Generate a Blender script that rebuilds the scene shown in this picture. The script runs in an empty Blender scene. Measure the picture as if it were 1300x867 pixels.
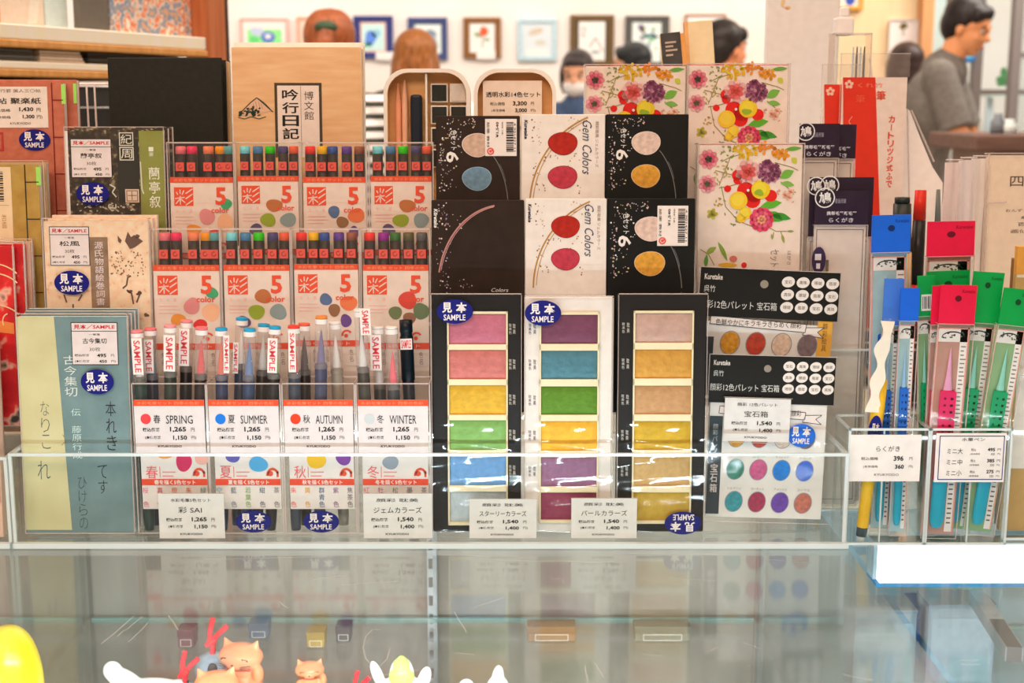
import bpy, bmesh, math, random
from mathutils import Vector, Matrix
random.seed(7)
SC = bpy.context.scene
COL = SC.collection
PI = math.pi

# ------------------------------------------------------------------ camera, world, lights, exposure
FPX = 1700.0                                     # focal length in pixels of the 1300 px wide frame
CX, CY, HORIZ = 650.0, 433.5, 130.0
TH = math.atan((CY - HORIZ) / FPX)
CT, ST = math.cos(TH), math.sin(TH)
GT = 0.90                                        # top of the glass counter
CAMZ = GT + 0.436
cam_d = bpy.data.cameras.new('camera')
cam_d.sensor_width = 36.0
cam_d.lens = FPX / 1300.0 * 36.0
cam_d.clip_start = 0.05
cam_d.dof.use_dof = True
cam_d.dof.focus_distance = 1.34
cam_d.dof.aperture_fstop = 7.5
cam = bpy.data.objects.new('camera', cam_d)
cam.location = (0, 0, CAMZ)
cam.rotation_euler = (PI / 2 - TH, 0, 0)
COL.objects.link(cam)
SC.camera = cam

w = bpy.data.worlds.new('shop_world')
SC.world = w
w.use_nodes = True
bg = w.node_tree.nodes['Background']
bg.inputs[0].default_value = (1.0, 0.76, 0.61, 1)
bg.inputs[1].default_value = 0.34

def area(name, loc, target, sx, sy, power, color):
    l = bpy.data.lights.new(name, 'AREA')
    l.shape = 'RECTANGLE'; l.size = sx; l.size_y = sy; l.energy = power; l.color = color
    o = bpy.data.objects.new(name, l)
    o.location = loc
    d = Vector(target) - Vector(loc)
    o.rotation_euler = d.to_track_quat('-Z', 'Y').to_euler()
    COL.objects.link(o)
    return o
WARM = (1.0, 0.655, 0.475)
area('ceiling_lamp_front', (-0.5, -0.9, 2.75), (0, 1.5, 1.0), 2.6, 0.9, 52, WARM)
area('ceiling_lamp_over_counter', (0.2, 0.75, 2.8), (0.1, 1.35, 0.9), 2.4, 0.5, 16, WARM)
area('ceiling_lamp_aisle', (-0.5, 3.2, 2.85), (-0.6, 3.4, 0), 6.0, 1.8, 140, (1.0, 0.80, 0.68))
area('ceiling_lamp_back_wall', (-0.6, 6.9, 2.85), (-0.6, 8.2, 1.9), 6.0, 0.6, 84, (1.0, 0.81, 0.70))
area('ceiling_lamp_right', (3.0, 6.0, 2.85), (3.0, 6.8, 1.2), 2.0, 1.0, 90, (1.0, 0.88, 0.78))

SC.view_settings.view_transform = 'Standard'
SC.view_settings.look = 'None'
SC.view_settings.gamma = 1.0
SC.view_settings.use_curve_mapping = False
SC.view_settings.exposure = 0.0
SC.cycles.transparent_max_bounces = 40
SC.cycles.max_bounces = 10
SC.cycles.glossy_bounces = 5
SC.cycles.sample_clamp_indirect = 6.0

# ------------------------------------------------------------------ pixel helpers: a ray of the photo met by a real plane
def ray(px, py):
    u = (px - CX) / FPX; v = (CY - py) / FPX
    return Vector((u, CT + v * ST, -ST + v * CT))
CAM = Vector((0, 0, CAMZ))
def P(px, py, Y):
    r = ray(px, py)
    return CAM + r * (Y / r.y)
def Pz(px, py, z):
    r = ray(px, py)
    return CAM + r * ((z - CAMZ) / r.z)

# ------------------------------------------------------------------ materials
def lin(c):
    c = c / 255.0
    return c / 12.92 if c <= 0.04045 else ((c + 0.055) / 1.055) ** 2.4
TINT = (1.02, 0.77, 0.66)
def rgbl(c, t=True):
    v = [lin(x) for x in c]
    if t: v = [a / b for a, b in zip(v, TINT)]
    return tuple(min(0.9, max(0.004, x)) for x in v) + (1,)
_M = {}
def M(c, rough=0.5, kind='ink', metal=0.0, t=True, var=0.12, scale=60.0, bump=0.0, name=None):
    """Principled surface with a noise that varies its colour a little. c is an sRGB colour as photographed."""
    key = (c, rough, kind, metal, t, var, scale, bump)
    if key in _M: return _M[key]
    m = bpy.data.materials.new(name or '%s_%d_%d_%d' % (kind, c[0], c[1], c[2]))
    m.use_nodes = True
    nt = m.node_tree; b = nt.nodes['Principled BSDF']
    b.inputs['Roughness'].default_value = rough
    b.inputs['Metallic'].default_value = metal
    b.inputs['Specular IOR Level'].default_value = 0.25
    base = rgbl(c, t)
    n = nt.nodes.new('ShaderNodeTexNoise'); n.inputs['Scale'].default_value = scale
    n.inputs['Detail'].default_value = 4.0
    tc = nt.nodes.new('ShaderNodeTexCoord')
    nt.links.new(tc.outputs['Object'], n.inputs['Vector'])
    r = nt.nodes.new('ShaderNodeValToRGB')
    r.color_ramp.elements[0].position = 0.3; r.color_ramp.elements[1].position = 0.7
    r.color_ramp.elements[0].color = tuple(x * (1 - var) for x in base[:3]) + (1,)
    r.color_ramp.elements[1].color = tuple(min(0.92, x * (1 + var)) for x in base[:3]) + (1,)
    nt.links.new(n.outputs['Fac'], r.inputs['Fac'])
    nt.links.new(r.outputs['Color'], b.inputs['Base Color'])
    if bump:
        bp = nt.nodes.new('ShaderNodeBump'); bp.inputs['Strength'].default_value = bump
        bp.inputs['Distance'].default_value = 0.002
        nt.links.new(n.outputs['Fac'], bp.inputs['Height']); nt.links.new(bp.outputs['Normal'], b.inputs['Normal'])
    _M[key] = m
    return m
def ink(*c): return M(tuple(c), 0.55, 'ink', var=0.03)
def paper(*c, **k): return M(tuple(c), k.pop('rough', 0.62), 'paper', var=k.pop('var', 0.05), scale=k.pop('scale', 90.0), **k)
def plastic(*c, **k): return M(tuple(c), k.pop('rough', 0.3), 'plastic', var=k.pop('var', 0.05), **k)
def two_tone(name, stops, scale, rough=0.6, coord='Object', vec=None, detail=5.0, bump=0.0, t=True):
    """Noise-patterned surface from a list of (position, sRGB)."""
    m = bpy.data.materials.new(name); m.use_nodes = True
    nt = m.node_tree; b = nt.nodes['Principled BSDF']; b.inputs['Roughness'].default_value = rough
    b.inputs['Specular IOR Level'].default_value = 0.35
    tc = nt.nodes.new('ShaderNodeTexCoord'); mp = nt.nodes.new('ShaderNodeMapping')
    mp.inputs['Scale'].default_value = vec or (1, 1, 1)
    n = nt.nodes.new('ShaderNodeTexNoise'); n.inputs['Scale'].default_value = scale; n.inputs['Detail'].default_value = detail
    r = nt.nodes.new('ShaderNodeValToRGB')
    els = r.color_ramp.elements
    while len(els) < len(stops): els.new(0.5)
    for e, (p, c) in zip(els, stops):
        e.position = p; e.color = rgbl(c, t)
    nt.links.new(tc.outputs[coord], mp.inputs['Vector']); nt.links.new(mp.outputs['Vector'], n.inputs['Vector'])
    nt.links.new(n.outputs['Fac'], r.inputs['Fac']); nt.links.new(r.outputs['Color'], b.inputs['Base Color'])
    if bump:
        bp = nt.nodes.new('ShaderNodeBump'); bp.inputs['Strength'].default_value = bump; bp.inputs['Distance'].default_value = 0.002
        nt.links.new(n.outputs['Fac'], bp.inputs['Height']); nt.links.new(bp.outputs['Normal'], b.inputs['Normal'])
    return m
def thin_glass(name, tint=(1, 1, 1), rough=0.02, gain=1.0, bump=0.0, bscale=20.0, haze=0.0, hazecol=(0.8, 0.8, 0.8), stretch=(1, 1, 1)):
    """A thin clear sheet: passes light straight on, mirrors by Schlick's law; optional crinkle and milky haze."""
    m = bpy.data.materials.new(name); m.use_nodes = True
    nt = m.node_tree; nt.nodes.clear()
    out = nt.nodes.new('ShaderNodeOutputMaterial')
    tr = nt.nodes.new('ShaderNodeBsdfTransparent'); tr.inputs[0].default_value = tuple(tint) + (1,)
    gl = nt.nodes.new('ShaderNodeBsdfGlossy'); gl.inputs['Roughness'].default_value = rough
    ge = nt.nodes.new('ShaderNodeNewGeometry')
    dot = nt.nodes.new('ShaderNodeVectorMath'); dot.operation = 'DOT_PRODUCT'
    nt.links.new(ge.outputs['Incoming'], dot.inputs[0])
    if bump:
        tc = nt.nodes.new('ShaderNodeTexCoord'); mp = nt.nodes.new('ShaderNodeMapping'); mp.inputs['Scale'].default_value = stretch
        n = nt.nodes.new('ShaderNodeTexNoise'); n.inputs['Scale'].default_value = bscale; n.inputs['Detail'].default_value = 2.0
        bp = nt.nodes.new('ShaderNodeBump'); bp.inputs['Strength'].default_value = bump; bp.inputs['Distance'].default_value = 0.01
        nt.links.new(tc.outputs['Object'], mp.inputs['Vector']); nt.links.new(mp.outputs['Vector'], n.inputs['Vector'])
        nt.links.new(n.outputs['Fac'], bp.inputs['Height'])
        nt.links.new(bp.outputs['Normal'], gl.inputs['Normal']); nt.links.new(bp.outputs['Normal'], dot.inputs[1])
    else:
        nt.links.new(ge.outputs['Normal'], dot.inputs[1])
    def mth(op, a, b):
        x = nt.nodes.new('ShaderNodeMath'); x.operation = op; x.use_clamp = False
        for i, q in enumerate((a, b)):
            if q is None: continue
            if isinstance(q, (int, float)): x.inputs[i].default_value = q
            else: nt.links.new(q, x.inputs[i])
        return x.outputs[0]
    ab = mth('ABSOLUTE', dot.outputs['Value'], None)
    om = mth('SUBTRACT', 1.0, ab)
    p5 = mth('POWER', om, 5.0)
    f = mth('MULTIPLY_ADD', p5, 0.96)
    f.node.inputs[2].default_value = 0.04
    f = mth('MULTIPLY', f, gain)
    f = mth('MINIMUM', f, 0.85)
    mx = nt.nodes.new('ShaderNodeMixShader')
    nt.links.new(f, mx.inputs[0])
    body = tr.outputs[0]
    if haze:
        df = nt.nodes.new('ShaderNodeBsdfDiffuse'); df.inputs[0].default_value = tuple(hazecol) + (1,)
        m2 = nt.nodes.new('ShaderNodeMixShader'); m2.inputs[0].default_value = haze
        nt.links.new(tr.outputs[0], m2.inputs[1]); nt.links.new(df.outputs[0], m2.inputs[2])
        body = m2.outputs[0]
    nt.links.new(body, mx.inputs[1]); nt.links.new(gl.outputs[0], mx.inputs[2])
    nt.links.new(mx.outputs[0], out.inputs[0])
    return m
def emit(name, c, s):
    m = bpy.data.materials.new(name); m.use_nodes = True
    nt = m.node_tree; nt.nodes.clear()
    out = nt.nodes.new('ShaderNodeOutputMaterial'); e = nt.nodes.new('ShaderNodeEmission')
    e.inputs[0].default_value = tuple(c) + (1,); e.inputs[1].default_value = s
    nt.links.new(e.outputs[0], out.inputs[0])
    return m
ACRYL = thin_glass('clear_acrylic', (0.97, 0.985, 0.98), 0.03, 1.0)
ACRYL_EDGE = thin_glass('acrylic_cut_edge', (0.9, 0.97, 0.96), 0.25, 1.5, haze=0.7, hazecol=(0.82, 0.96, 1.0))
CASEGLASS = thin_glass('case_glass', (0.95, 0.98, 0.97), 0.085, 1.4, haze=0.04, hazecol=(.8,.9,.9))
GLASS_EDGE = thin_glass('green_glass_edge', (0.55, 0.8, 0.74), 0.1, 1.5, haze=0.45, hazecol=(0.45, 0.72, 0.68))
FILM = thin_glass('clear_film', (0.985, 0.985, 0.985), 0.06, 0.5, bump=0.35, bscale=14.0)
WRAP = thin_glass('crinkled_shrink_wrap', (0.985, 0.985, 0.985), 0.03, 0.8, bump=0.5, bscale=9.0, stretch=(1, 1, 2.2))
HAZE_FILM = thin_glass('milky_film', (0.97, 0.97, 0.97), 0.12, 1.2, bump=0.5, bscale=18.0, haze=0.10, hazecol=(0.95, 0.84, 0.76))
CAPPL = thin_glass('clear_cap_plastic', (0.97, 0.96, 0.95), 0.06, 1.6, haze=0.14, hazecol=(0.93, 0.88, 0.85))
CASEPL = thin_glass('clear_pack_plastic', (0.98, 0.97, 0.96), 0.04, 0.7, haze=0.015, hazecol=(0.9, 0.88, 0.86))
CASEPL_EDGE = thin_glass('clear_pack_edge', (0.95, 0.93, 0.92), 0.15, 1.5, haze=0.38, hazecol=(0.92, 0.85, 0.82))

# ------------------------------------------------------------------ text and mesh building
_T = {}
def text_mesh(s, bold=0.0, shear=0.0):
    k = (s, bold, shear)
    if k not in _T:
        c = bpy.data.curves.new('lettering', 'FONT'); c.body = s; c.resolution_u = 2; c.offset = bold; c.shear = shear
        o = bpy.data.objects.new('lettering', c)
        me = o.to_mesh()
        vs = [(v.co.x, v.co.y) for v in me.vertices]; fs = [tuple(p.vertices) for p in me.polygons]
        o.to_mesh_clear(); bpy.data.objects.remove(o); bpy.data.curves.remove(c)
        if not vs: vs, fs = [(0, 0), (1, 0), (1, 1)], []
        x0 = min(v[0] for v in vs); x1 = max(v[0] for v in vs); y0 = min(v[1] for v in vs); y1 = max(v[1] for v in vs)
        _T[k] = (vs, fs, x0, x1, y0, y1)
    return _T[k]
class MB:
    """Collects faces of one mesh. map(px, py) -> (u, w) places prints on the front (local y = 0, facing -y)."""
    def __init__(s, mp=None, front=0.0):
        s.v = []; s.f = []; s.mi = []; s.mats = []; s.sm = []; s.mp = mp; s.front = front
    def mat(s, m):
        if m not in s.mats: s.mats.append(m)
        return s.mats.index(m)
    def add(s, vs, fs, m, smooth=False):
        o = len(s.v); i = s.mat(m)
        s.v += [tuple(v) for v in vs]
        for f in fs: s.f.append(tuple(o + k for k in f)); s.mi.append(i); s.sm.append(smooth)
    def bm(s, b, m, smooth=False, mx=None):
        b.verts.index_update()
        vs = [(mx @ v.co) if mx else v.co.copy() for v in b.verts]
        s.add(vs, [[v.index for v in f.verts] for f in b.faces], m, smooth); b.free()
    def box(s, x0, x1, y0, y1, z0, z1, m, bev=0.0, mx=None, seg=1):
        b = bmesh.new(); bmesh.ops.create_cube(b, size=1.0)
        for v in b.verts:
            v.co = Vector((x0 + (v.co.x + .5) * (x1 - x0), y0 + (v.co.y + .5) * (y1 - y0), z0 + (v.co.z + .5) * (z1 - z0)))
        if bev: bmesh.ops.bevel(b, geom=b.edges[:], offset=bev, segments=seg, affect='EDGES', profile=0.5)
        s.bm(b, m, False, mx)
    def plates(s, x0, x1, y0, y1, z0, z1, t, m, em, sides='fblrd', mx=None):
        """Thin-walled open or closed box: single sheets, with a bright strip along each free edge."""
        Q = {'f': [(x0, y0, z0), (x1, y0, z0), (x1, y0, z1), (x0, y0, z1)], 'b': [(x1, y1, z0), (x0, y1, z0), (x0, y1, z1), (x1, y1, z1)],
             'l': [(x0, y1, z0), (x0, y0, z0), (x0, y0, z1), (x0, y1, z1)], 'r': [(x1, y0, z0), (x1, y1, z0), (x1, y1, z1), (x1, y0, z1)],
             'd': [(x0, y0, z0), (x0, y1, z0), (x1, y1, z0), (x1, y0, z0)], 't': [(x0, y0, z1), (x1, y0, z1), (x1, y1, z1), (x0, y1, z1)]}
        for k in sides: s.add(Q[k], [(0, 1, 2, 3)], m)
        if em:
            E = []
            if 'f' in sides: E += [((x0, y0, z1), (x1, y0, z1)), ((x0, y0, z0), (x1, y0, z0))]
            if 'b' in sides: E += [((x0, y1, z1), (x1, y1, z1))]
            if 'l' in sides: E += [((x0, y0, z1), (x0, y1, z1)), ((x0, y0, z0), (x0, y0, z1))]
            if 'r' in sides: E += [((x1, y0, z1), (x1, y1, z1)), ((x1, y0, z0), (x1, y0, z1))]
            for a, b_ in E:
                lo = [min(p, q) - t / 2 for p, q in zip(a, b_)]; hi = [max(p, q) + t / 2 for p, q in zip(a, b_)]
                s.box(lo[0], hi[0], lo[1], hi[1], lo[2], hi[2], em)
    def tube(s, pts, rad, m, n=8, caps=True, smooth=True):
        """Round bar through points; rad a number or one per point."""
        pts = [Vector(p) for p in pts]; vs = []; k = len(pts)
        R = rad if isinstance(rad, (list, tuple)) else [rad] * k
        for i, p in enumerate(pts):
            d = (pts[min(i + 1, k - 1)] - pts[max(i - 1, 0)]).normalized()
            a = Vector((1, 0, 0)) if abs(d.x) < 0.9 else Vector((0, 1, 0))
            e1 = d.cross(a).normalized(); e2 = d.cross(e1)
            for j in range(n):
                t = 2 * PI * j / n
                vs.append(p + (e1 * math.cos(t) + e2 * math.sin(t)) * R[i])
        fs = [(i * n + j, i * n + (j + 1) % n, (i + 1) * n + (j + 1) % n, (i + 1) * n + j) for i in range(k - 1) for j in range(n)]
        s.add(vs, fs, m, smooth)
        if caps: s.add(vs[:n], [tuple(range(n))], m); s.add(vs[-n:], [tuple(range(n))], m)
    def lathe(s, prof, m, n=24, c=(0, 0, 0), sx=1, sy=1, smooth=True):
        vs = []; k = len(prof)
        for r, z in prof:
            for j in range(n):
                t = 2 * PI * j / n; vs.append((c[0] + r * sx * math.cos(t), c[1] + r * sy * math.sin(t), c[2] + z))
        s.add(vs, [(i * n + j, i * n + (j + 1) % n, (i + 1) * n + (j + 1) % n, (i + 1) * n + j) for i in range(k - 1) for j in range(n)], m, smooth)
    def ball(s, c, r, m, n=16, mx=None):
        b = bmesh.new(); bmesh.ops.create_uvsphere(b, u_segments=n, v_segments=max(8, n * 2 // 3), radius=1)
        r = r if isinstance(r, (tuple, list)) else (r, r, r)
        for v in b.verts: v.co = Vector((c[0] + v.co.x * r[0], c[1] + v.co.y * r[1], c[2] + v.co.z * r[2]))
        s.bm(b, m, True, mx)
    # prints: k = layer number
    def _y(s, k): return s.front - 0.00025 - 0.00012 * k
    def poly(s, pts, m, k=0):
        vs = []
        for p in pts:
            u, w_ = s.mp(*p); vs.append((u, s._y(k), w_))
        n = len(vs); a = sum(vs[i][0] * vs[(i + 1) % n][2] - vs[(i + 1) % n][0] * vs[i][2] for i in range(n))
        s.add(vs, [tuple(range(n)) if a > 0 else tuple(range(n - 1, -1, -1))], m)
    def q(s, x0, y0, x1, y1, m, k=0): s.poly([(x0, y0), (x1, y0), (x1, y1), (x0, y1)], m, k)
    def frame(s, x0, y0, x1, y1, t, m, k=0):
        s.q(x0, y0, x1, y0 + t, m, k); s.q(x0, y1 - t, x1, y1, m, k); s.q(x0, y0 + t, x0 + t, y1 - t, m, k); s.q(x1 - t, y0 + t, x1, y1 - t, m, k)
    def ell(s, x, y, rx, ry, m, k=0, rot=0.0, n=22, wob=0.0):
        c, d = math.cos(rot), math.sin(rot); pts = []
        ph = random.random() * 6
        for i in range(n):
            t = 2 * PI * i / n; e = 1 + wob * (math.sin(2 * t + ph) * .5 + math.sin(3 * t + 2 * ph) * .5)
            a, b_ = rx * e * math.cos(t), ry * e * math.sin(t)
            pts.append((x + a * c - b_ * d, y + a * d + b_ * c))
        s.poly(pts, m, k)
    def line(s, pts, t, m, k=0):
        for (x0, y0), (x1, y1) in zip(pts, pts[1:]):
            L = math.hypot(x1 - x0, y1 - y0) or 1
            nx, ny = -(y1 - y0) / L * t / 2, (x1 - x0) / L * t / 2
            s.poly([(x0 + nx, y0 + ny), (x1 + nx, y1 + ny), (x1 - nx, y1 - ny), (x0 - nx, y0 - ny)], m, k)
    def arc(s, x, y, rx, ry, a0, a1, t, m, k=0, n=18):
        s.line([(x + rx * math.cos(math.radians(a0 + (a1 - a0) * i / n)), y + ry * math.sin(math.radians(a0 + (a1 - a0) * i / n))) for i in range(n + 1)], t, m, k)
    def txt(s, st, x0, y0, x1, y1, m, k=1, rot=0, bold=0.0, shear=0.0):
        """Lettering stretched to the pixel box; rot = quarter turns clockwise."""
        vs, fs, a0, a1, b0, b1 = text_mesh(st, bold, shear)
        out = []
        for x, y in vs:
            a = (x - a0) / max(1e-6, a1 - a0); b = (y - b0) / max(1e-6, b1 - b0)
            if rot == 1: px, py = x0 + b * (x1 - x0), y0 + a * (y1 - y0)
            elif rot == 2: px, py = x1 - a * (x1 - x0), y0 + b * (y1 - y0)
            elif rot == 3: px, py = x1 - b * (x1 - x0), y1 - a * (y1 - y0)
            else: px, py = x0 + a * (x1 - x0), y1 - b * (y1 - y0)
            u, w_ = s.mp(px, py); out.append((u, s._y(k), w_))
        s.add(out, fs, m)
    def vtxt(s, st, x0, y0, x1, y1, m, k=1, bold=0.0):
        n = len(st); h = (y1 - y0) / n
        for i, ch in enumerate(st):
            if ch == ' ': continue
            if ch == 'ー': s.q((x0 + x1) / 2 - (x1 - x0) * .06, y0 + h * (i + .1), (x0 + x1) / 2 + (x1 - x0) * .06, y0 + h * (i + .9), m, k); continue
            s.txt(ch, x0, y0 + h * (i + .07), x1, y0 + h * (i + .93), m, k, 0, bold)
    def build(s, name, parent=None, loc=None):
        me = bpy.data.meshes.new(name); me.from_pydata(s.v, [], s.f)
        for m in s.mats: me.materials.append(m)
        for p, i, t in zip(me.polygons, s.mi, s.sm): p.material_index = i; p.use_smooth = t
        me.update()
        o = bpy.data.objects.new(name, me); COL.objects.link(o)
        if parent: o.parent = parent
        if loc: o.location = loc
        return o
def tag(o, label, cat, group=None, kind=None):
    if label: o['label'] = label
    if cat: o['category'] = cat
    if group: o['group'] = group
    if kind: o['kind'] = kind
    return o
def empty(name, label, cat, loc=(0, 0, 0), group=None):
    o = bpy.data.objects.new(name, None); o.empty_display_size = 0.02; COL.objects.link(o); o.location = loc
    return tag(o, label, cat, group)
def struct(o, label=None):
    o['kind'] = 'structure'
    if label: o['label'] = label
    return o
LEAN = math.radians(3.0)
class Prod:
    """An upright product: front-bottom-centre at depth Y on height zb, front face facing the camera side, leaning back a little."""
    def __init__(s, name, label, cat, x0, yt, x1, Y, zb, d, group=None, roll=0.0, lean=None, yaw=0.0, lift=0.0):
        lean = LEAN if lean is None else lean
        s.rot = Matrix.Rotation(yaw, 3, 'Z') @ Matrix.Rotation(-lean, 3, 'X') @ Matrix.Rotation(roll, 3, 'Y')
        cx = (x0 + x1) / 2
        R, U = s.rot @ Vector((1, 0, 0)), s.rot @ Vector((0, 0, 1)); N = s.rot @ Vector((0, 1, 0))
        X0 = P(cx, (yt + 600) / 2, Y).x
        s.O = Vector((X0, Y, zb + d * math.sin(lean) + lift)); s.R, s.U, s.N = R, U, N
        # shift sideways so that the face's upper part sits at cx
        for _ in range(3):
            u, w_ = s.hit(cx, yt); um, wm = s.hit(cx, yt + 60)
            s.O += R * um
        a, wa = s.hit(x0, yt + 50); b, wb = s.hit(x1, yt + 50)
        s.w = b - a; s.sx = (b - a) / (x1 - x0); s.cx = cx; s.u0 = (a + b) / 2
        s.h = s.hit(cx, yt)[1]
        s.yt = yt; s.sz = (s.h - s.hit(cx, yt + 100)[1]) / 100.0
        if roll:
            s.O.z += s.w / 2 * abs(math.sin(roll)); s.h = s.hit(cx, yt)[1]
        s.d = d
        s.o = empty(name, label, cat, s.O, group)
        s.o.rotation_euler = s.rot.to_euler()
        s.mp = lambda px, py: ((px - s.cx) * s.sx, s.h - (py - s.yt) * s.sz)
    def hit(s, px, py):
        r = ray(px, py); t = (s.O - CAM).dot(s.N) / r.dot(s.N); q = CAM + r * t - s.O
        return q.dot(s.R), q.dot(s.U)
    def ref(s, x, y, width):
        """Use a design drawn at another place: its left, top and width in pixels."""
        k = s.w / width; s.k = k
        s.mp = lambda px, py: (-s.w / 2 + (px - x) * k, s.h - (py - y) * k)
    def mb(s, front=0.0): return MB(s.mp, front)
# ink colours
BLK = ink(32, 28, 26); RED = ink(232, 62, 38); WHT = paper(226, 200, 190); NAVY = ink(12, 18, 104); CRD = paper(236, 212, 202)
def oval(mb, x0, y0, x1, y1, k=3, flip=False, navy=None):
    """Blue oval sample sticker with its white lettering."""
    navy = navy or NAVY
    cx, cy = (x0 + x1) / 2, (y0 + y1) / 2; w_, h = x1 - x0, y1 - y0
    mb.ell(cx, cy, w_ / 2, h / 2, navy, k, n=32)
    ws = ink(245, 235, 230)
    if not flip:
        mb.txt('見', x0 + w_ * .15, y0 + h * .13, x0 + w_ * .42, y0 + h * .55, ws, k + 1, 0, .03)
        mb.txt('本', x0 + w_ * .53, y0 + h * .13, x0 + w_ * .83, y0 + h * .55, ws, k + 1, 0, .03)
        mb.txt('SAMPLE', x0 + w_ * .19, y0 + h * .62, x0 + w_ * .79, y0 + h * .86, ws, k + 1, 0, .015)
    else:
        mb.txt('見', x0 + w_ * .55, y0 + h * .45, x0 + w_ * .83, y0 + h * .87, ws, k + 1, 2, .03)
        mb.txt('本', x0 + w_ * .15, y0 + h * .45, x0 + w_ * .45, y0 + h * .87, ws, k + 1, 2, .03)
        mb.txt('SAMPLE', x0 + w_ * .23, y0 + h * .12, x0 + w_ * .81, y0 + h * .38, ws, k + 1, 2, .015)
def sticker(p, x0, y0, x1, y1, front=0.0, flip=False):
    mb = p.mb(front - 0.0006); oval(mb, x0, y0, x1, y1, 0, flip)
    o = mb.build('sample_sticker', p.o); o['label'] = 'blue oval sample sticker'
    return o
def price_lines(mb, x0, y0, x1, y1, title, name, p1, p2, k=1, lead=None):
    """The shop's price card: title, name, two prices, shop name."""
    W, H = x1 - x0, y1 - y0
    X = lambda a: x0 + W * a
    Y = lambda a: y0 + H * a
    if title: mb.txt(title, X(.19), Y(.10), X(.80), Y(.18), BLK, k)
    if name: mb.txt(name, X(.15 if len(name) > 6 else .30), Y(.29), X(.85 if len(name) > 6 else .66), Y(.43), BLK, k)
    mb.txt('税込価格', X(.11), Y(.54), X(.36), Y(.615), BLK, k, 0, .02); mb.txt(p1, X(.50), Y(.52), X(.73), Y(.63), BLK, k, 0, .03); mb.txt('円', X(.80), Y(.54), X(.85), Y(.615), BLK, k)
    mb.txt('(本体価格', X(.14), Y(.70), X(.37), Y(.77), BLK, k, 0, .02); mb.txt(p2, X(.54), Y(.69), X(.74), Y(.79), BLK, k, 0, .03); mb.txt('円)', X(.80), Y(.70), X(.87), Y(.77), BLK, k)
    mb.txt('KYUKYODO', X(.32), Y(.88), X(.66), Y(.925), BLK, k, 0, .02)
# ------------------------------------------------------------------ the shop: floor, walls, ceiling
WALLY = 8.2
def quad(name, pts, m):
    b = MB(); b.add(pts, [(0, 1, 2, 3)], m); return b.build(name)
def slab(name, x0, x1, y0, y1, z0, z1, m, bev=0.0):
    b = MB(); b.box(x0, x1, y0, y1, z0, z1, m, bev); return b.build(name)
struct(slab('floor', -5, 6, -3, 9, -0.1, 0, two_tone('shop_floor', [(0.3, (190, 165, 145)), (0.7, (205, 180, 160))], 6, 0.35)))
struct(slab('ceiling', -5, 6, -3, 9, 2.95, 3.05, paper(250, 240, 230)))
struct(slab('wall_back', -5, 3.0, WALLY, WALLY + .1, 0, 2.95, two_tone('back_wall', [(0.3, (236, 208, 190)), (0.7, (246, 220, 204))], 2)))
struct(slab('wall_left', -5.1, -5, -3, 9, 0, 2.95, paper(236, 205, 185)))
# right part of the shop: orange timber wall, then a bay of pale glazed partitions
a, b_ = P(1020, 60, 6.6).x, P(1166, 60, 6.6).x
struct(slab('wall_right', a, b_, 6.6, 6.75, 0, 2.95, two_tone('warm_timber_wall', [(0.3, (246, 190, 140)), (0.7, (252, 204, 158))], 5, vec=(4, 4, .4))))
struct(slab('trim_1', P(1166, 60, 6.55).x, P(1180, 60, 6.55).x, 6.5, 6.62, 0, 2.95, two_tone('timber_post', [(0.3, (205, 125, 75)), (0.7, (225, 150, 98))], 7, vec=(4, 4, .4))))
struct(slab('wall_beyond', 2.0, 6.0, 8.4, 8.5, 0, 2.95, two_tone('pale_green_wall', [(0.3, (236, 232, 214)), (0.7, (244, 238, 222))], 2)))
def win(name, px0, px1, Y, ytop, ybot, mullv, mullh):
    f = MB(); g = MB(); fm = paper(120, 100, 92)
    z1 = 2.9; z0 = 0.05; x0 = P(px0, 60, Y).x; x1 = P(px1, 60, Y).x
    t = .022
    for x in (x0, x1): f.box(x - t, x + t, Y - .03, Y + .03, 0, 2.95, fm)
    for x in mullv: xx = P(x, 60, Y).x; f.box(xx - t, xx + t, Y - .03, Y + .03, 0, 2.95, fm)
    for y in mullh: zz = P(1200, y, Y).z; f.box(x0, x1, Y - .02, Y + .02, zz - .014, zz + .014, fm)
    g.add([(x0, Y, z0), (x1, Y, z0), (x1, Y, z1), (x0, Y, z1)], [(0, 1, 2, 3)], CASEGLASS)
    o = f.build(name); struct(o)
    p = g.build('window_pane', o); p['kind'] = 'structure'
    return o
win('window_1', 1206, 1330, 7.2, 0, 300, (1241,), (117,))
win('window_2', 1289, 1340, 6.9, 0, 300, (), (70,))

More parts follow.
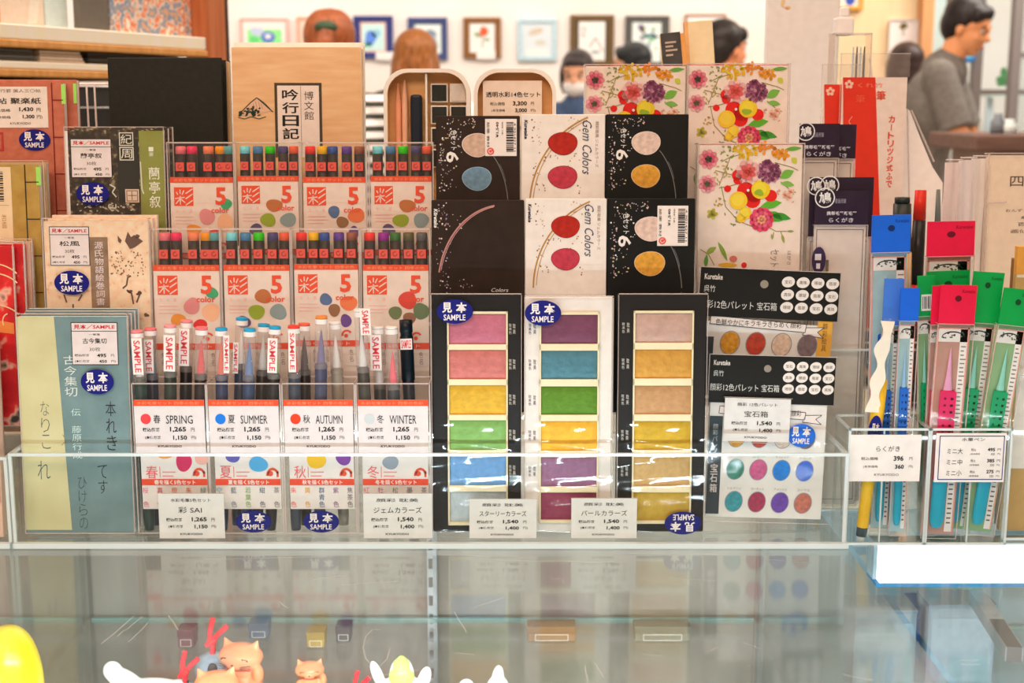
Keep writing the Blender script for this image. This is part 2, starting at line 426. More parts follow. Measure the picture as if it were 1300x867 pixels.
# ------------------------------------------------------------------ the glass show cases
CB = 1.74                                        # their back panel
XL, XR = -0.575, 0.335                           # joints between the three cases in the row
steel = M((190, 196, 200), 0.3, 'brushed_steel', metal=0.9, t=False)
dark_steel = M((92, 90, 88), 0.4, 'dark_steel', metal=0.6, t=False)
def case(name, label, x0, x1, back, shelf_z, front=0.70):
    root = empty(name, label, 'glass showcase', ((x0 + x1) / 2, 1.2, 0))
    c = Vector(root.location)
    def mk(n, fn):
        m = MB(); fn(m); m.v = [tuple(Vector(v) - c) for v in m.v]; return m.build(n, root)
    e = 0.002
    def top(m):
        m.add([(x0 + e, front, GT), (x1 - e, front, GT), (x1 - e, CB, GT), (x0 + e, CB, GT)], [(0, 1, 2, 3)], CASEGLASS)
        m.box(x0 + e, x1 - e, front - .004, front, GT - .008, GT, GLASS_EDGE)
    o = mk('glass_top', top); o['label'] = 'scratched clear glass top'
    for x in (x0 + .004, x1 - .004):
        mk('glass_side', lambda m: m.add([(x, front, .12), (x, CB, .12), (x, CB, GT - .01), (x, front, GT - .01)], [(0, 1, 2, 3)], CASEGLASS))
    mk('glass_front', lambda m: m.add([(x0 + e, front, .12), (x1 - e, front, .12), (x1 - e, front, GT - .01), (x0 + e, front, GT - .01)], [(0, 1, 2, 3)], CASEGLASS))
    mk('back_panel', lambda m: m.box(x0 + e, x1 - e, CB, CB + .02, 0.1, GT - .002, back))
    mk('plinth', lambda m: m.box(x0 + e, x1 - e, front, CB + .02, 0, .12, dark_steel))
    def sh(m):
        m.add([(x0 + .01, front + .03, shelf_z), (x1 - .01, front + .03, shelf_z), (x1 - .01, CB - .03, shelf_z), (x0 + .01, CB - .03, shelf_z)], [(0, 1, 2, 3)], CASEGLASS)
        m.box(x0 + .01, x1 - .01, CB - .034, CB - .028, shelf_z - .005, shelf_z + .001, GLASS_EDGE)
    o = mk('glass_shelf', sh); o['label'] = 'glass shelf with a teal cut edge'
    return root, mk
SHZ = P(600, 785, 1.71).z
grey_back = two_tone('case_back_panel', [(0.3, (136, 124, 112)), (0.5, (158, 148, 134)), (0.7, (174, 166, 152))], 5, vec=(3, 1, .6), t=False)
blue_back = two_tone('case_back_panel_blue', [(0.3, (120, 150, 160)), (0.7, (172, 196, 202))], 4, vec=(2, 1, 1), t=False)
main, mk = case('glass_showcase', 'long glass showcase under the clear tray of paint sets', XL, XR, grey_back, SHZ)
# slotted upright that carries the shelves
ux = P(549.5, 780, 1.725).x
def upright(m):
    m.box(ux - .0065, ux + .0065, 1.716, 1.738, .12, GT - .004, steel)
    z = .2
    while z < GT - .03:
        m.box(ux - .0045, ux + .001, 1.7148, 1.7165, z, z + .014, dark_steel); z += .026
o = mk('slotted_upright', upright); o['label'] = 'slotted steel shelf upright'
case('glass_showcase', 'glass showcase at the right, lit by a white lamp strip', XR + .002, 1.5, blue_back, SHZ - .012)
case('glass_showcase', 'glass showcase at the far left end of the row', -1.6, XL - .002, grey_back, SHZ)
# marks on the main glass: fine scratches
sm = thin_glass('scratch', (0.95, 0.97, 0.97), .3, 1.2, haze=.45, hazecol=(.92, .95, .95))
sc = MB()
for (x, y, L, a) in [(150, 800, 55, -40), (165, 795, 40, -38), (176, 803, 35, -44), (220, 790, 22, 55), (360, 768, 14, 30), (470, 740, 75, -4), (418, 733, 40, -6), (585, 790, 30, 60), (590, 830, 26, 5),
                     (760, 850, 22, 60), (745, 856, 22, 80), (830, 832, 28, 6), (955, 820, 26, 18), (905, 824, 20, -20), (1090, 860, 40, 12), (1230, 838, 24, 0), (1232, 843, 24, 0), (700, 712, 160, 1), (330, 708, 190, -1), (860, 703, 130, 1),
                     (600, 705, 90, 2), (880, 735, 60, 3), (620, 765, 40, -20), (500, 855, 60, -8), (1000, 712, 60, 3)]:
    n = 5
    pts = [(x + L * (i / n - .5) * math.cos(math.radians(a)) + random.uniform(-1, 1), y + L * (i / n - .5) * math.sin(math.radians(a)) + random.uniform(-.8, .8)) for i in range(n + 1)]
    for p0, p1 in zip(pts, pts[1:]):
        A, B = Pz(*p0, GT + .0004), Pz(*p1, GT + .0004); d = (B - A).normalized(); nrm = Vector((-d.y, d.x, 0)) * .00035
        sc.add([A - nrm, B - nrm, B + nrm, A + nrm], [(0, 1, 2, 3)], sm)
pts = [(478 + 17 * math.cos(t / 10 * 2 * PI), 822 + 24 * math.sin(t / 10 * 2 * PI)) for t in range(9)]
for p0, p1 in zip(pts, pts[1:]):
    A, B = Pz(*p0, GT + .0004), Pz(*p1, GT + .0004); d = (B - A).normalized(); nrm = Vector((-d.y, d.x, 0)) * .0003
    sc.add([A - nrm, B - nrm, B + nrm, A + nrm], [(0, 1, 2, 3)], sm)
o = sc.build('scratches', main); o.location = -Vector(main.location); o['kind'] = 'stuff'
# lamps of the show cases: a strip under the front rim, seen light strip in the right case; plus two added fills
area('showcase_lamp', (-0.09, .78, GT - .018), (-0.09, .98, .60), .80, .012, 9.5, (.80, .93, 1.0))
area('showcase_lamp_right', (.75, .78, GT - .018), (.75, .98, .60), .7, .012, 3.4, (.82, .95, 1.0))
area('case_fill_light', (-0.09, 1.0, GT - .012), (-0.09, 1.02, 0), .80, .22, 7, (.90, .98, 1.0))  # added fill facing down, brightens the case interior; no fixture there
area('case_fill_light_right', (.85, 1.0, GT - .012), (.85, 1.02, 0), .8, .22, 2.6, (.84, .96, 1.0))  # same added fill for the interior of the right case
L0 = P(1117, 715, 1.29).x
lamp = empty('showcase_strip_light', 'bright white strip light under the glass of the right showcase', 'lamp', (L0, 1.29, GT - .046))
m = MB(); m.box(0, .95, 0, .012, .003, .041, emit('strip_light_glow', (.9, .97, 1.0), 1.7), .001); m.build('diffuser', lamp)
m = MB(); m.box(-.003, .952, -.001, .035, 0, .0028, M((40, 120, 170), .4, 'plastic', t=False)); m.box(-.003, .952, .0123, .035, .003, .042, M((150, 170, 180), .4, 'plastic', t=False)); m.build('housing', lamp)
# steel joint strip between main and right case
bar = MB(); A = Pz(1240, 748, GT - .004); B = Pz(1288, 822, GT - .004)
bar.box(-.007, .007, 0, (A - B).length, -.012, 0, steel); bar.box(-.006, .006, -.001, .06, -.0122, .0008, dark_steel)
o = bar.build('steel_joint_bar'); o.location = B; o.rotation_euler = (0, 0, math.atan2(-(A.x - B.x), A.y - B.y)); tag(o, 'slanting steel bar under the glass of the right showcase', 'metal bar')

# ------------------------------------------------------------------ the clear trays and risers that stand on the cases
ZT = GT + .008; RB = GT + .12; RC = GT + .205; RD = GT + .28
def tray(label, x0, x1, y0, y1, h):
    root = empty('acrylic_tray', label, 'display tray', ((x0 + x1) / 2, y0, GT))
    W = (x1 - x0) / 2; D = y1 - y0
    m = MB(); m.plates(-W, W, 0, D, .001, .0062, .0, ACRYL, None, 'dt'); m.box(-W - .004, W + .004, -.006, 0, .001, .0062, ACRYL_EDGE); m.build('base', root)
    m = MB(); m.add([(-W, 0, .0062), (W, 0, .0062), (W, 0, h), (-W, 0, h)], [(0, 1, 2, 3)], ACRYL); m.box(-W - .0015, W + .0015, -.0015, .0015, h - .0015, h + .0015, ACRYL_EDGE); m.build('front_panel', root)
    for s in (-1, 1):
        m = MB(); m.add([(s * W, 0, .0062), (s * W, D, .0062), (s * W, D, h), (s * W, 0, h)], [(0, 1, 2, 3)], ACRYL)
        m.box(s * W - .0015, s * W + .0015, .0015, D, h - .0015, h + .0015, ACRYL_EDGE); m.box(s * W - .0015, s * W + .0015, -.0015, .0015, .0062, h - .0016, ACRYL_EDGE); m.build('side_panel', root)
    return root
TX0, TX1 = P(14, 600, 1.275).x, P(1074.5, 600, 1.275).x
TH_ = P(600, 577, 1.275).z - GT
tray('long clear acrylic tray holding the paint sets and brush pens', TX0, TX1, 1.275, 1.3865, TH_)
LX1 = P(8, 600, 1.275).x
tray('clear acrylic tray at the left end, cut by the picture edge', -.78, LX1, 1.275, 1.64, TH_ - .004)
def riser(label, x0, x1, steps, yend):
    root = empty('acrylic_riser', label, 'display riser', ((x0 + x1) / 2, steps[0][0], ZT))
    W = (x1 - x0) / 2; Y0 = steps[0][0]; zp = 0
    for i, (y, z) in enumerate(steps):
        y1 = steps[i + 1][0] if i + 1 < len(steps) else yend
        m = MB()
        m.add([(-W, y - Y0, zp), (W, y - Y0, zp), (W, y - Y0, z - ZT), (-W, y - Y0, z - ZT)], [(0, 1, 2, 3)], ACRYL)
        m.add([(-W, y - Y0, z - ZT - .0005), (W, y - Y0, z - ZT - .0005), (W, y1 - Y0, z - ZT - .0005), (-W, y1 - Y0, z - ZT - .0005)], [(0, 1, 2, 3)], ACRYL)
        m.build('step', root); zp = z - ZT
    m = MB(); m.add([(-W, yend - Y0, 0), (W, yend - Y0, 0), (W, yend - Y0, zp), (-W, yend - Y0, zp)], [(0, 1, 2, 3)], ACRYL); m.build('back_panel', root)
    return root
riser('clear single-step riser inside the long tray, under the lower boxed sets', TX0 + .006, P(1050, 300, 1.36).x, [(1.345, RB)], 1.3855)
RX1 = P(1019.5, 300, 1.4).x
riser('clear two-step riser behind the long tray, under the upper boxed sets', TX0 + .02, RX1, [(1.3885, RC), (1.442, RD)], 1.63)
riser('clear stepped riser under the thread-bound notebooks at left', -.775, LX1 - .006, [(1.33, RB - .01), (1.375, RC - .02), (1.425, RD - .03)], 1.6)
RR1, RR2 = GT + .10, GT + .17
riser('clear two-step riser at the right under the bags and brushes', RX1 + .006, .95, [(1.446, RR1), (1.56, RR2)], 1.735)
HX0, HX1, HX2 = P(1076, 615, 1.285).x, P(1177.5, 615, 1.285).x, P(1280, 615, 1.285).x
HT = P(1180, 545, 1.285).z - GT
# ------------------------------------------------------------------ brush pen sets in clear packs
ORED = ink(236, 72, 36); LPINK = ink(238, 176, 160); CARD = paper(236, 198, 176)
BARREL = plastic(58, 46, 38, rough=.35, var=.15)
SETS = {
 'spring': ([(15, (250, 110, 112)), (30, (240, 48, 84)), (52, (255, 122, 78)), (68, (255, 136, 24)), (83, (98, 152, 146))],
            [(242, 389, 10, 11, (228, 134, 130)), (268, 372, 8, 7, (60, 152, 96)), (266, 397, 11, 12, (250, 172, 128)), (224, 406, 10, 7, (236, 140, 48)), (252, 412, 9, 6, (226, 42, 36))]),
 'summer': ([(11, (132, 206, 212)), (29, (76, 118, 148)), (46, (52, 184, 8)), (64, (78, 62, 96)), (80, (236, 88, 52))],
            [(244, 377, 11, 9, (192, 102, 48)), (235, 397, 11, 9, (152, 158, 36)), (263, 397, 11, 10, (142, 146, 140)), (218, 410, 9, 8, (92, 74, 104))]),
 'autumn': ([(11, (255, 52, 42)), (27, (255, 168, 24)), (41, (58, 78, 132)), (60, (102, 58, 126)), (77, (152, 78, 56))],
            [(235, 383, 8, 8, (86, 102, 132)), (246, 397, 8, 8, (152, 98, 62)), (265, 388, 11, 10, (236, 112, 62)), (261, 411, 7, 9, (106, 62, 122))]),
 'winter': ([(10, (255, 52, 42)), (28, (152, 34, 122)), (43, (62, 102, 42)), (60, (98, 82, 48)), (77, (98, 88, 78))],
            [(251, 382, 12, 11, (222, 62, 46)), (235, 398, 9, 8, (112, 117, 72)), (253, 405, 8, 8, (152, 98, 72)), (268, 396, 10, 11, (106, 116, 78))]),
}
def logo_sai(mb, x0, y0, x1, y1, k=1):
    """Orange square seal with a brushed character cut out of it."""
    mb.q(x0, y0, x1, y1, ORED, k)
    w_, h = x1 - x0, y1 - y0; t = w_ * .055; c = CARD
    X = lambda a: x0 + w_ * a
    Y = lambda a: y0 + h * a
    for a, b in (((.12, .25), (.2, .4)), ((.32, .12), (.32, .36)), ((.52, .16), (.42, .4))): mb.line([(X(a[0]), Y(a[1])), (X(b[0]), Y(b[1]))], t, c, k + 1)
    mb.line([(X(.05), Y(.6)), (X(.55), Y(.54))], t, c, k + 1); mb.line([(X(.32), Y(.46)), (X(.32), Y(.94))], t, c, k + 1)
    mb.line([(X(.3), Y(.62)), (X(.08), Y(.9))], t, c, k + 1); mb.line([(X(.34), Y(.62)), (X(.58), Y(.84))], t, c, k + 1)
    for a in (.34, .62, .96): mb.line([(X(.97), Y(a - .26)), (X(.6), Y(a))], t * 1.1, c, k + 1)
def sai_pack(kind, x0, yt, x1, Y, zb, label, group):
    p = Prod('brush_pen_set', label, 'pen set', x0, yt, x1, Y, zb, .018, group)
    p.ref(192, 291, 88)
    W = p.w / 2; H = p.h; k = p.k; D = .018
    pens, blots = SETS[kind]
    m = MB(); m.plates(-W, W, 0, D, 0, H, .0012, CASEPL, CASEPL_EDGE, 'fblrdt'); m.build('clear_case', p.o)
    # printed insert
    m = MB(p.mp, .0022)
    zc = H - (336.5 - 291) * k; cw = W - .0016
    m.box(-cw, cw, .0022, .0027, .002, zc, CARD)
    m.q(194, 336.5, 278, 344, ORED, 1)
    m.txt('水彩毛筆 セット 四季の色', 199, 338.3, 273, 342.6, ink(255, 150, 96), 2)
    logo_sai(m, 199, 350, 224.5, 374.5, 1)
    for i, (bx, by, rx, ry, c) in enumerate(blots): m.ell(bx, by, rx, ry, ink(*c), 1 + i % 2, wob=.1)
    m.txt('5', 254, 350, 268.5, 373.5, ORED, 4, 0, .03)
    m.txt('color', 248, 376.5, 272, 384, ORED, 4, 0, .02)
    for i, ch in enumerate('SAI'): m.txt(ch, 201 + i * 9, 379, 204.5 + i * 9, 383, LPINK, 1)
    for y, L in ((388.5, 24), (393, 27), (397.5, 20)): m.q(200, y, 200 + L, y + 1.1, LPINK, 1)
    # lower part: season word, red bar, colour names
    m.q(194, 437, 278, 445, ORED, 2); m.txt('描く5色セット', 206, 438.5, 266, 443.5, CARD, 3)
    m.arc(262, 430, 6, 6, 170, 330, 2.4, ORED, 2); m.ell(261, 431, 2.6, 2.6, ORED, 2)
    for i in range(5): m.vtxt('色名', 201 + i * 16, 448, 206 + i * 16, 466, ink(150, 110, 100), 1)
    m.build('printed_card', p.o)
    for dx, c in pens:
        x = -W + min(max(dx, 9), 79) * k; r = 7.2 * k; yc = .0105
        zt = H - 4.5 * k
        m = MB(p.mp, yc - r); m.lathe([(0, .004), (r * .8, .004), (r, .02), (r, zt - 10.5 * k), (r * .86, zt - 10.4 * k)], BARREL, 14, (x, yc, 0))
        px = 192 + (x + W) / k
        m.front = yc - r - .0006
        m.q(px - 5.6, 317, px + 5.6, 328.5, ink(228, 78, 62), 0); m.arc(px, 322.7, 2.6, 2.8, 0, 300, 1.1, ink(150, 52, 44), 1, n=8)
        o = m.build('brush_pen', p.o)
        m = MB(); m.lathe([(r * .86, zt - 10.4 * k), (r, zt - 10.4 * k), (r * .98, zt - 1 * k), (r * .8, zt), (0, zt)], plastic(*c), 14, (x, yc, 0)); m.build('pen_end', o)['label'] = 'coloured end of the pen'
    return p
POS = ['leftmost', 'second from the left', 'third from the left', 'rightmost']
DESC = {'spring': 'pink and orange ends', 'summer': 'teal and green ends', 'autumn': 'red and violet ends', 'winter': 'red and magenta ends'}
for row, yt, Y, zb, xs, kinds in (('upper', 181, 1.3895, RC, [(213.5, 297.5), (299.5, 380.5), (382.5, 466), (468.5, 550)], ['spring', 'summer', 'autumn', 'summer']),
                                  ('lower', 291, 1.347, RB, [(192, 280), (281.5, 369), (371, 456.5), (458.5, 546)], ['spring', 'summer', 'autumn', 'winter'])):
    for i, ((x0, x1), kd) in enumerate(zip(xs, kinds)):
        sai_pack(kd, x0, yt, x1, Y, zb, 'brush pen pack with %s, %s in the %s row' % (DESC[kd], POS[i], row), 'boxed brush pen sets in two rows')

# ------------------------------------------------------------------ open sample packs with taped brush pens
def brush_pen(label, base, tip, r, body_c, tip_c, end_c, tape=None, tape_side=0, clear=True, tape_z=None, cap_len=.056):
    """A water-brush pen standing on its barrel end: dark barrel, clear cap over a coloured brush, coloured end disc, paper tape."""
    root = empty('brush_pen', label, 'brush pen', base, 'loose sample brush pens')
    d = Vector(tip) - Vector(base); L = d.length
    root.rotation_euler = d.to_track_quat('Z', 'Y').to_euler()
    # keep the local axes upright: z along the pen
    root.rotation_euler = (math.atan2(-d.y, d.z), math.atan2(d.x, math.hypot(d.y, d.z)), 0)
    zc = L - cap_len
    m = MB(); m.lathe([(0, .0), (r * .8, 0), (r * .92, .012), (r, .03), (r, zc), (r * .7, zc + .002), (0, zc + .002)], plastic(*body_c, rough=.3), 16); m.build('barrel', root)
    if clear:
        m = MB(); m.lathe([(r * .66, zc + .002), (r * .62, zc + .010), (r * .42, zc + .02), (r * .14, zc + .032), (0, zc + .036)], plastic(*tip_c), 12); m.build('brush_tip', root)
        m = MB(); m.lathe([(r * 1.08, zc - .004), (r * 1.06, zc + .012), (r * .98, L - .004), (r * .98, L)], CAPPL, 16); m.build('clear_cap', root)['label'] = 'clear plastic cap'
    else:
        m = MB(); m.lathe([(r * 1.1, zc - .004), (r * 1.12, zc), (r * 1.12, L - .018), (r * 1.0, L - .017), (r * 1.0, L - .014), (r * 1.1, L - .013), (r * 1.08, L - .001), (0, L)], plastic(*end_c), 16); m.build('cap', root)
    if clear:
        m = MB(); m.lathe([(0, L - .0014), (r * .97, L - .0014), (r * 1.0, L + .0008), (r * .9, L + .0016), (0, L + .0018)], plastic(*end_c), 16)
        m.lathe([(r * 1.0, L - .006), (r * 1.02, L - .0012)], paper(246, 232, 226), 16); m.build('end_disc', root)
    if tape:
        tx, z0, z1, tw = tape
        m = MB(lambda a, b: (tx - tw / 2 + a * tw, z1 - b * (z1 - z0)), -r * 1.1 - .0006)
        m.box(tx - tw / 2, tx + tw / 2, -r * 1.1 - .0006, -r * 1.1, z0, z1, paper(250, 236, 230))
        if tape_side == 2: m.txt('SAMPLE', .1, .12, .9, .88, ink(225, 60, 66), 1, 0, .01)
        else: m.txt('SAMPLE', .2, .06, .82, .94, ink(225, 60, 66), 1, 1, .01)
        m.build('sample_tape', root)['label'] = 'white paper tape lettered SAMPLE'
    return root
SEASON = [  # name, kanji, dot colour, case px range, lower blots, pens: (x top, y top, x base, tilt layer, body, tip, end, tape)
 ('SPRING', '春', (246, 62, 62), 170, 263, [(208, 577, 10, 6, (238, 150, 60)), (231, 587, 10.5, 12, (214, 30, 84)), (254, 582, 9, 9, (250, 170, 150))],
  [(174, 421, 182), (191, 418, 198), (216, 414, 216), (237, 408, 233), (256, 417, 250)]),
 ('SUMMER', '夏', (18, 110, 196), 264.5, 357, [(294, 580, 9, 8, (92, 82, 160)), (326, 590, 12, 10, (76, 160, 220))],
  [(281, 418, 279), (307, 405, 300), (317, 419, 312), (335, 413, 326), (349, 416, 343)]),
 ('AUTUMN', '秋', (250, 56, 20), 359.5, 451, [(400, 584, 12, 12, (250, 180, 24)), (435, 582, 10, 9, (126, 54, 146))],
  [(373, 415, 373), (386, 412, 388), (408, 403, 405), (425, 410, 436)]),
 ('WINTER', '冬', (200, 190, 182), 453, 546, [(495, 588, 10, 9, (150, 152, 158)), (516, 576, 9, 4, (150, 92, 110))],
  [(457, 394, 472), (480, 416, 487), (497, 416, 505), (515, 405, 526)]),
]
PENC = {'SPRING': [((40, 58, 52), (250, 236, 230), (246, 126, 124)), ((38, 44, 62), (70, 130, 150), (244, 110, 112)), ((44, 52, 44), (240, 200, 190), (248, 140, 138)), ((30, 26, 26), (250, 236, 230), (250, 132, 130)), ((42, 32, 32), (226, 60, 66), (246, 110, 112))],
        'SUMMER': [((52, 56, 78), (236, 92, 68), (20, 150, 190)), ((50, 56, 70), (246, 236, 230), (24, 152, 192)), ((52, 66, 92), (72, 112, 160), (26, 152, 190)), ((52, 44, 40), (226, 210, 200), (34, 150, 184)), ((40, 40, 40), (110, 190, 40), (20, 150, 188))],
        'AUTUMN': [((62, 66, 74), (242, 70, 66), (246, 60, 44)), ((48, 38, 34), (62, 42, 40), (240, 92, 64)), ((72, 70, 88), (100, 84, 126), (250, 130, 50)), ((150, 130, 112), (240, 220, 206), (250, 216, 200))],
        'WINTER': [((70, 64, 58), (226, 206, 196), (240, 214, 200)), ((48, 50, 48), (226, 206, 196), (240, 214, 200)), ((62, 62, 64), (242, 74, 92), (240, 214, 200)), ((20, 30, 42), (0, 0, 0), (14, 24, 30))]}
# tapes: pen -> (offset of the strip from the pen axis in px, y top, y bottom, width px)
TAPE = {('SPRING', 0): (1, 428, 474, 13), ('SPRING', 1): (-1, 430, 473, 12), ('SPRING', 2): (1, 424, 470, 14), ('SPRING', 3): (-1, 416, 464, 13),
        ('SUMMER', 0): (8, 424, 472, 7), ('SUMMER', 1): (-5, 434, 474, 7), ('SUMMER', 4): (-1, 428, 472, 12), ('AUTUMN', 0): (-1, 418, 471, 9),
        ('WINTER', 0): (7, 391, 424, 13), ('WINTER', 1): (-3, 424, 470, 14), ('WINTER', 3): (0, 429, 443, 15)}
ENDN = {'SPRING': ['pink-topped', 'rose-topped', 'salmon-topped', 'tallest pink-topped', 'coral-topped'], 'SUMMER': ['blue-topped', 'tallest blue-topped', 'blue-topped', 'blue-topped', 'blue-topped'],
        'AUTUMN': ['red-topped', 'thin dark', 'orange-topped', 'pale clear-capped'], 'WINTER': ['tall clear-capped', 'clear-capped', 'red-tipped clear-capped', 'black-capped']}
for name, kan, dot, x0, x1, blots, pens in SEASON:
    wrd = name.lower()
    p = Prod('sample_pen_case', 'open clear case with a price card reading %s, taped sample pens inside' % name, 'pen case', x0, 487, x1, 1.297, ZT, .034, 'season sample pen cases', lean=0)
    W, H, D = p.w / 2, p.h, .034
    m = MB(); m.plates(-W, W, 0, D, 0, H, .0012, CASEPL, CASEPL_EDGE, 'fblrd')
    m.build('clear_case', p.o)
    cx0, cx1 = x0 + 6, x1 - 3
    m = p.mb(.0022); u0, zt = p.mp(cx0, 570); u1, _ = p.mp(cx1, 570); _, zl = p.mp(0, 648)
    m.box(u0, u1, .0022, .0027, zl, zt, paper(240, 222, 218))
    for bx, by, rx, ry, c in blots: m.ell(bx, by, rx, ry, ink(*c), 1, wob=.08)
    m.txt(kan, x0 + 12, 592, x0 + 27, 608, ink(240, 92, 96), 2); m.q(x0 + 29.5, 593, x0 + 30.2, 607, ORED, 2)
    for y, L in ((599.5, 17), (604.5, 14)): m.q(x0 + 33, y, x0 + 33 + L, y + 1.3, ink(240, 130, 130), 2)
    m.arc(x1 - 13, 605, 7, 9, 180, 340, 3, ORED, 2); m.ell(x1 - 16, 602, 3.6, 3.4, ORED, 2); m.q(x1 - 8, 599, x1 - 5.4, 606.5, ORED, 2)
    m.q(cx0, 609, cx1, 617, ink(236, 66, 30), 3); m.txt(kan + 'を描く5色セット', cx0 + 16, 610, cx1 - 15, 616, ink(248, 222, 212), 4, 0, .02)
    names = {'SPRING': ['桜色', '真色', '橙色', '朱色', '緑色'], 'SUMMER': ['空色', '藍色', '若葉色', '紺色', '茶色'], 'AUTUMN': ['朱色', '黄色', '群青色', '紫色', '焦茶色'], 'WINTER': ['紅色', '牡丹', '松色', '墨色', '茶色']}[name]
    cl = {'SPRING': [(226, 100, 130), (214, 60, 90), (240, 110, 80), (226, 110, 60), (70, 130, 110)], 'SUMMER': [(90, 170, 190), (110, 120, 130), (130, 170, 90), (70, 80, 110), (120, 110, 110)],
          'AUTUMN': [(246, 100, 90), (246, 170, 70), (70, 100, 130), (150, 90, 130), (110, 90, 90)], 'WINTER': [(226, 110, 110), (200, 110, 130), (110, 120, 90), (100, 100, 100), (110, 100, 110)]}[name]
    for i in range(5):
        xx = cx0 + 4 + i * (cx1 - cx0 - 10) / 4.0
        m.vtxt(names[i] if len(names[i]) == 3 else names[i][0] + ' ' + names[i][1], xx - 3.4, 619, xx + 4, 646, ink(*cl[i]), 2)
    m.build('printed_card', p.o)
    # price card on the front of the case
    yc0, yc1 = 507, 574
    a, zt = p.mp(x0 + 2, yc0); b, zl = p.mp(x1 - 2, yc1)
    m = p.mb(-.0018); m.box(a, b, -.0018, -.0012, zl, zt, WHT)
    m.q(x0 + 2, yc0, x1 - 2, yc0 + 7.5, ORED, 1); m.txt('水彩毛筆セット 四季の色彩', x0 + 6, yc0 + 2, x1 - 8, yc0 + 6, ink(255, 140, 90), 2)
    m.ell(x0 + 16.5, 531, 6.6, 6.6, ink(*dot), 1); m.txt(kan, x0 + 26, 526, x0 + 35, 536.5, BLK, 1); m.txt(name, x0 + 42, 526.5, x0 + 76, 537, BLK, 1)
    price_lines(m, x0 + 2, 507, x1 - 2, 572, None, None, '1,265', '1,150')
    m.build('price_card', p.o)['label'] = 'white price card headed %s' % name
    if name in ('SUMMER', 'AUTUMN'):
        o = sticker(p, *((295, 649, 341, 677.5) if name == 'SUMMER' else (382, 649, 428, 677.5)))
    # the pens, standing inside
    n = len(pens)
    for i, (tx, ty, bx) in enumerate(pens):
        yy = 1.297 + (.0088 if i % 2 == 0 else .0252)
        base = P(bx, 640, yy); base.z = ZT + .001; base.x = min(max(base.x, p.O.x - W + .0085), p.O.x + W - .0085)
        yt_ = 1.297 + (.0105 if i % 2 == 0 else .032)
        tip = P(tx, ty, yt_)
        bc, tc_, ec = PENC[name][i]
        tp = None
        if (name, i) in TAPE:
            off, y0, y1, tw = TAPE[(name, i)]
            s_ = .79e-3
            L = (tip - base).length
            tp = (off * s_, L - (y1 - ty) * s_, L - (y0 - ty) * s_ * 1.0, tw * s_)
        blackp = name == 'WINTER' and i == 3
        which = ['first', 'second', 'third', 'fourth', 'fifth'][i]
        lab = '%s brush pen%s, %s from left in the %s case' % (ENDN[name][i], ' with SAMPLE tape' if tp else '', which, name)
        brush_pen(lab, base, tip, .0061, bc, tc_, ec, tp, 2 if blackp else 0, clear=not blackp, cap_len=.047 if name != 'WINTER' else .058)
base = P(519, 640, 1.3215); base.z = ZT + .001; base.x = min(base.x, P(538, 640, 1.3).x)
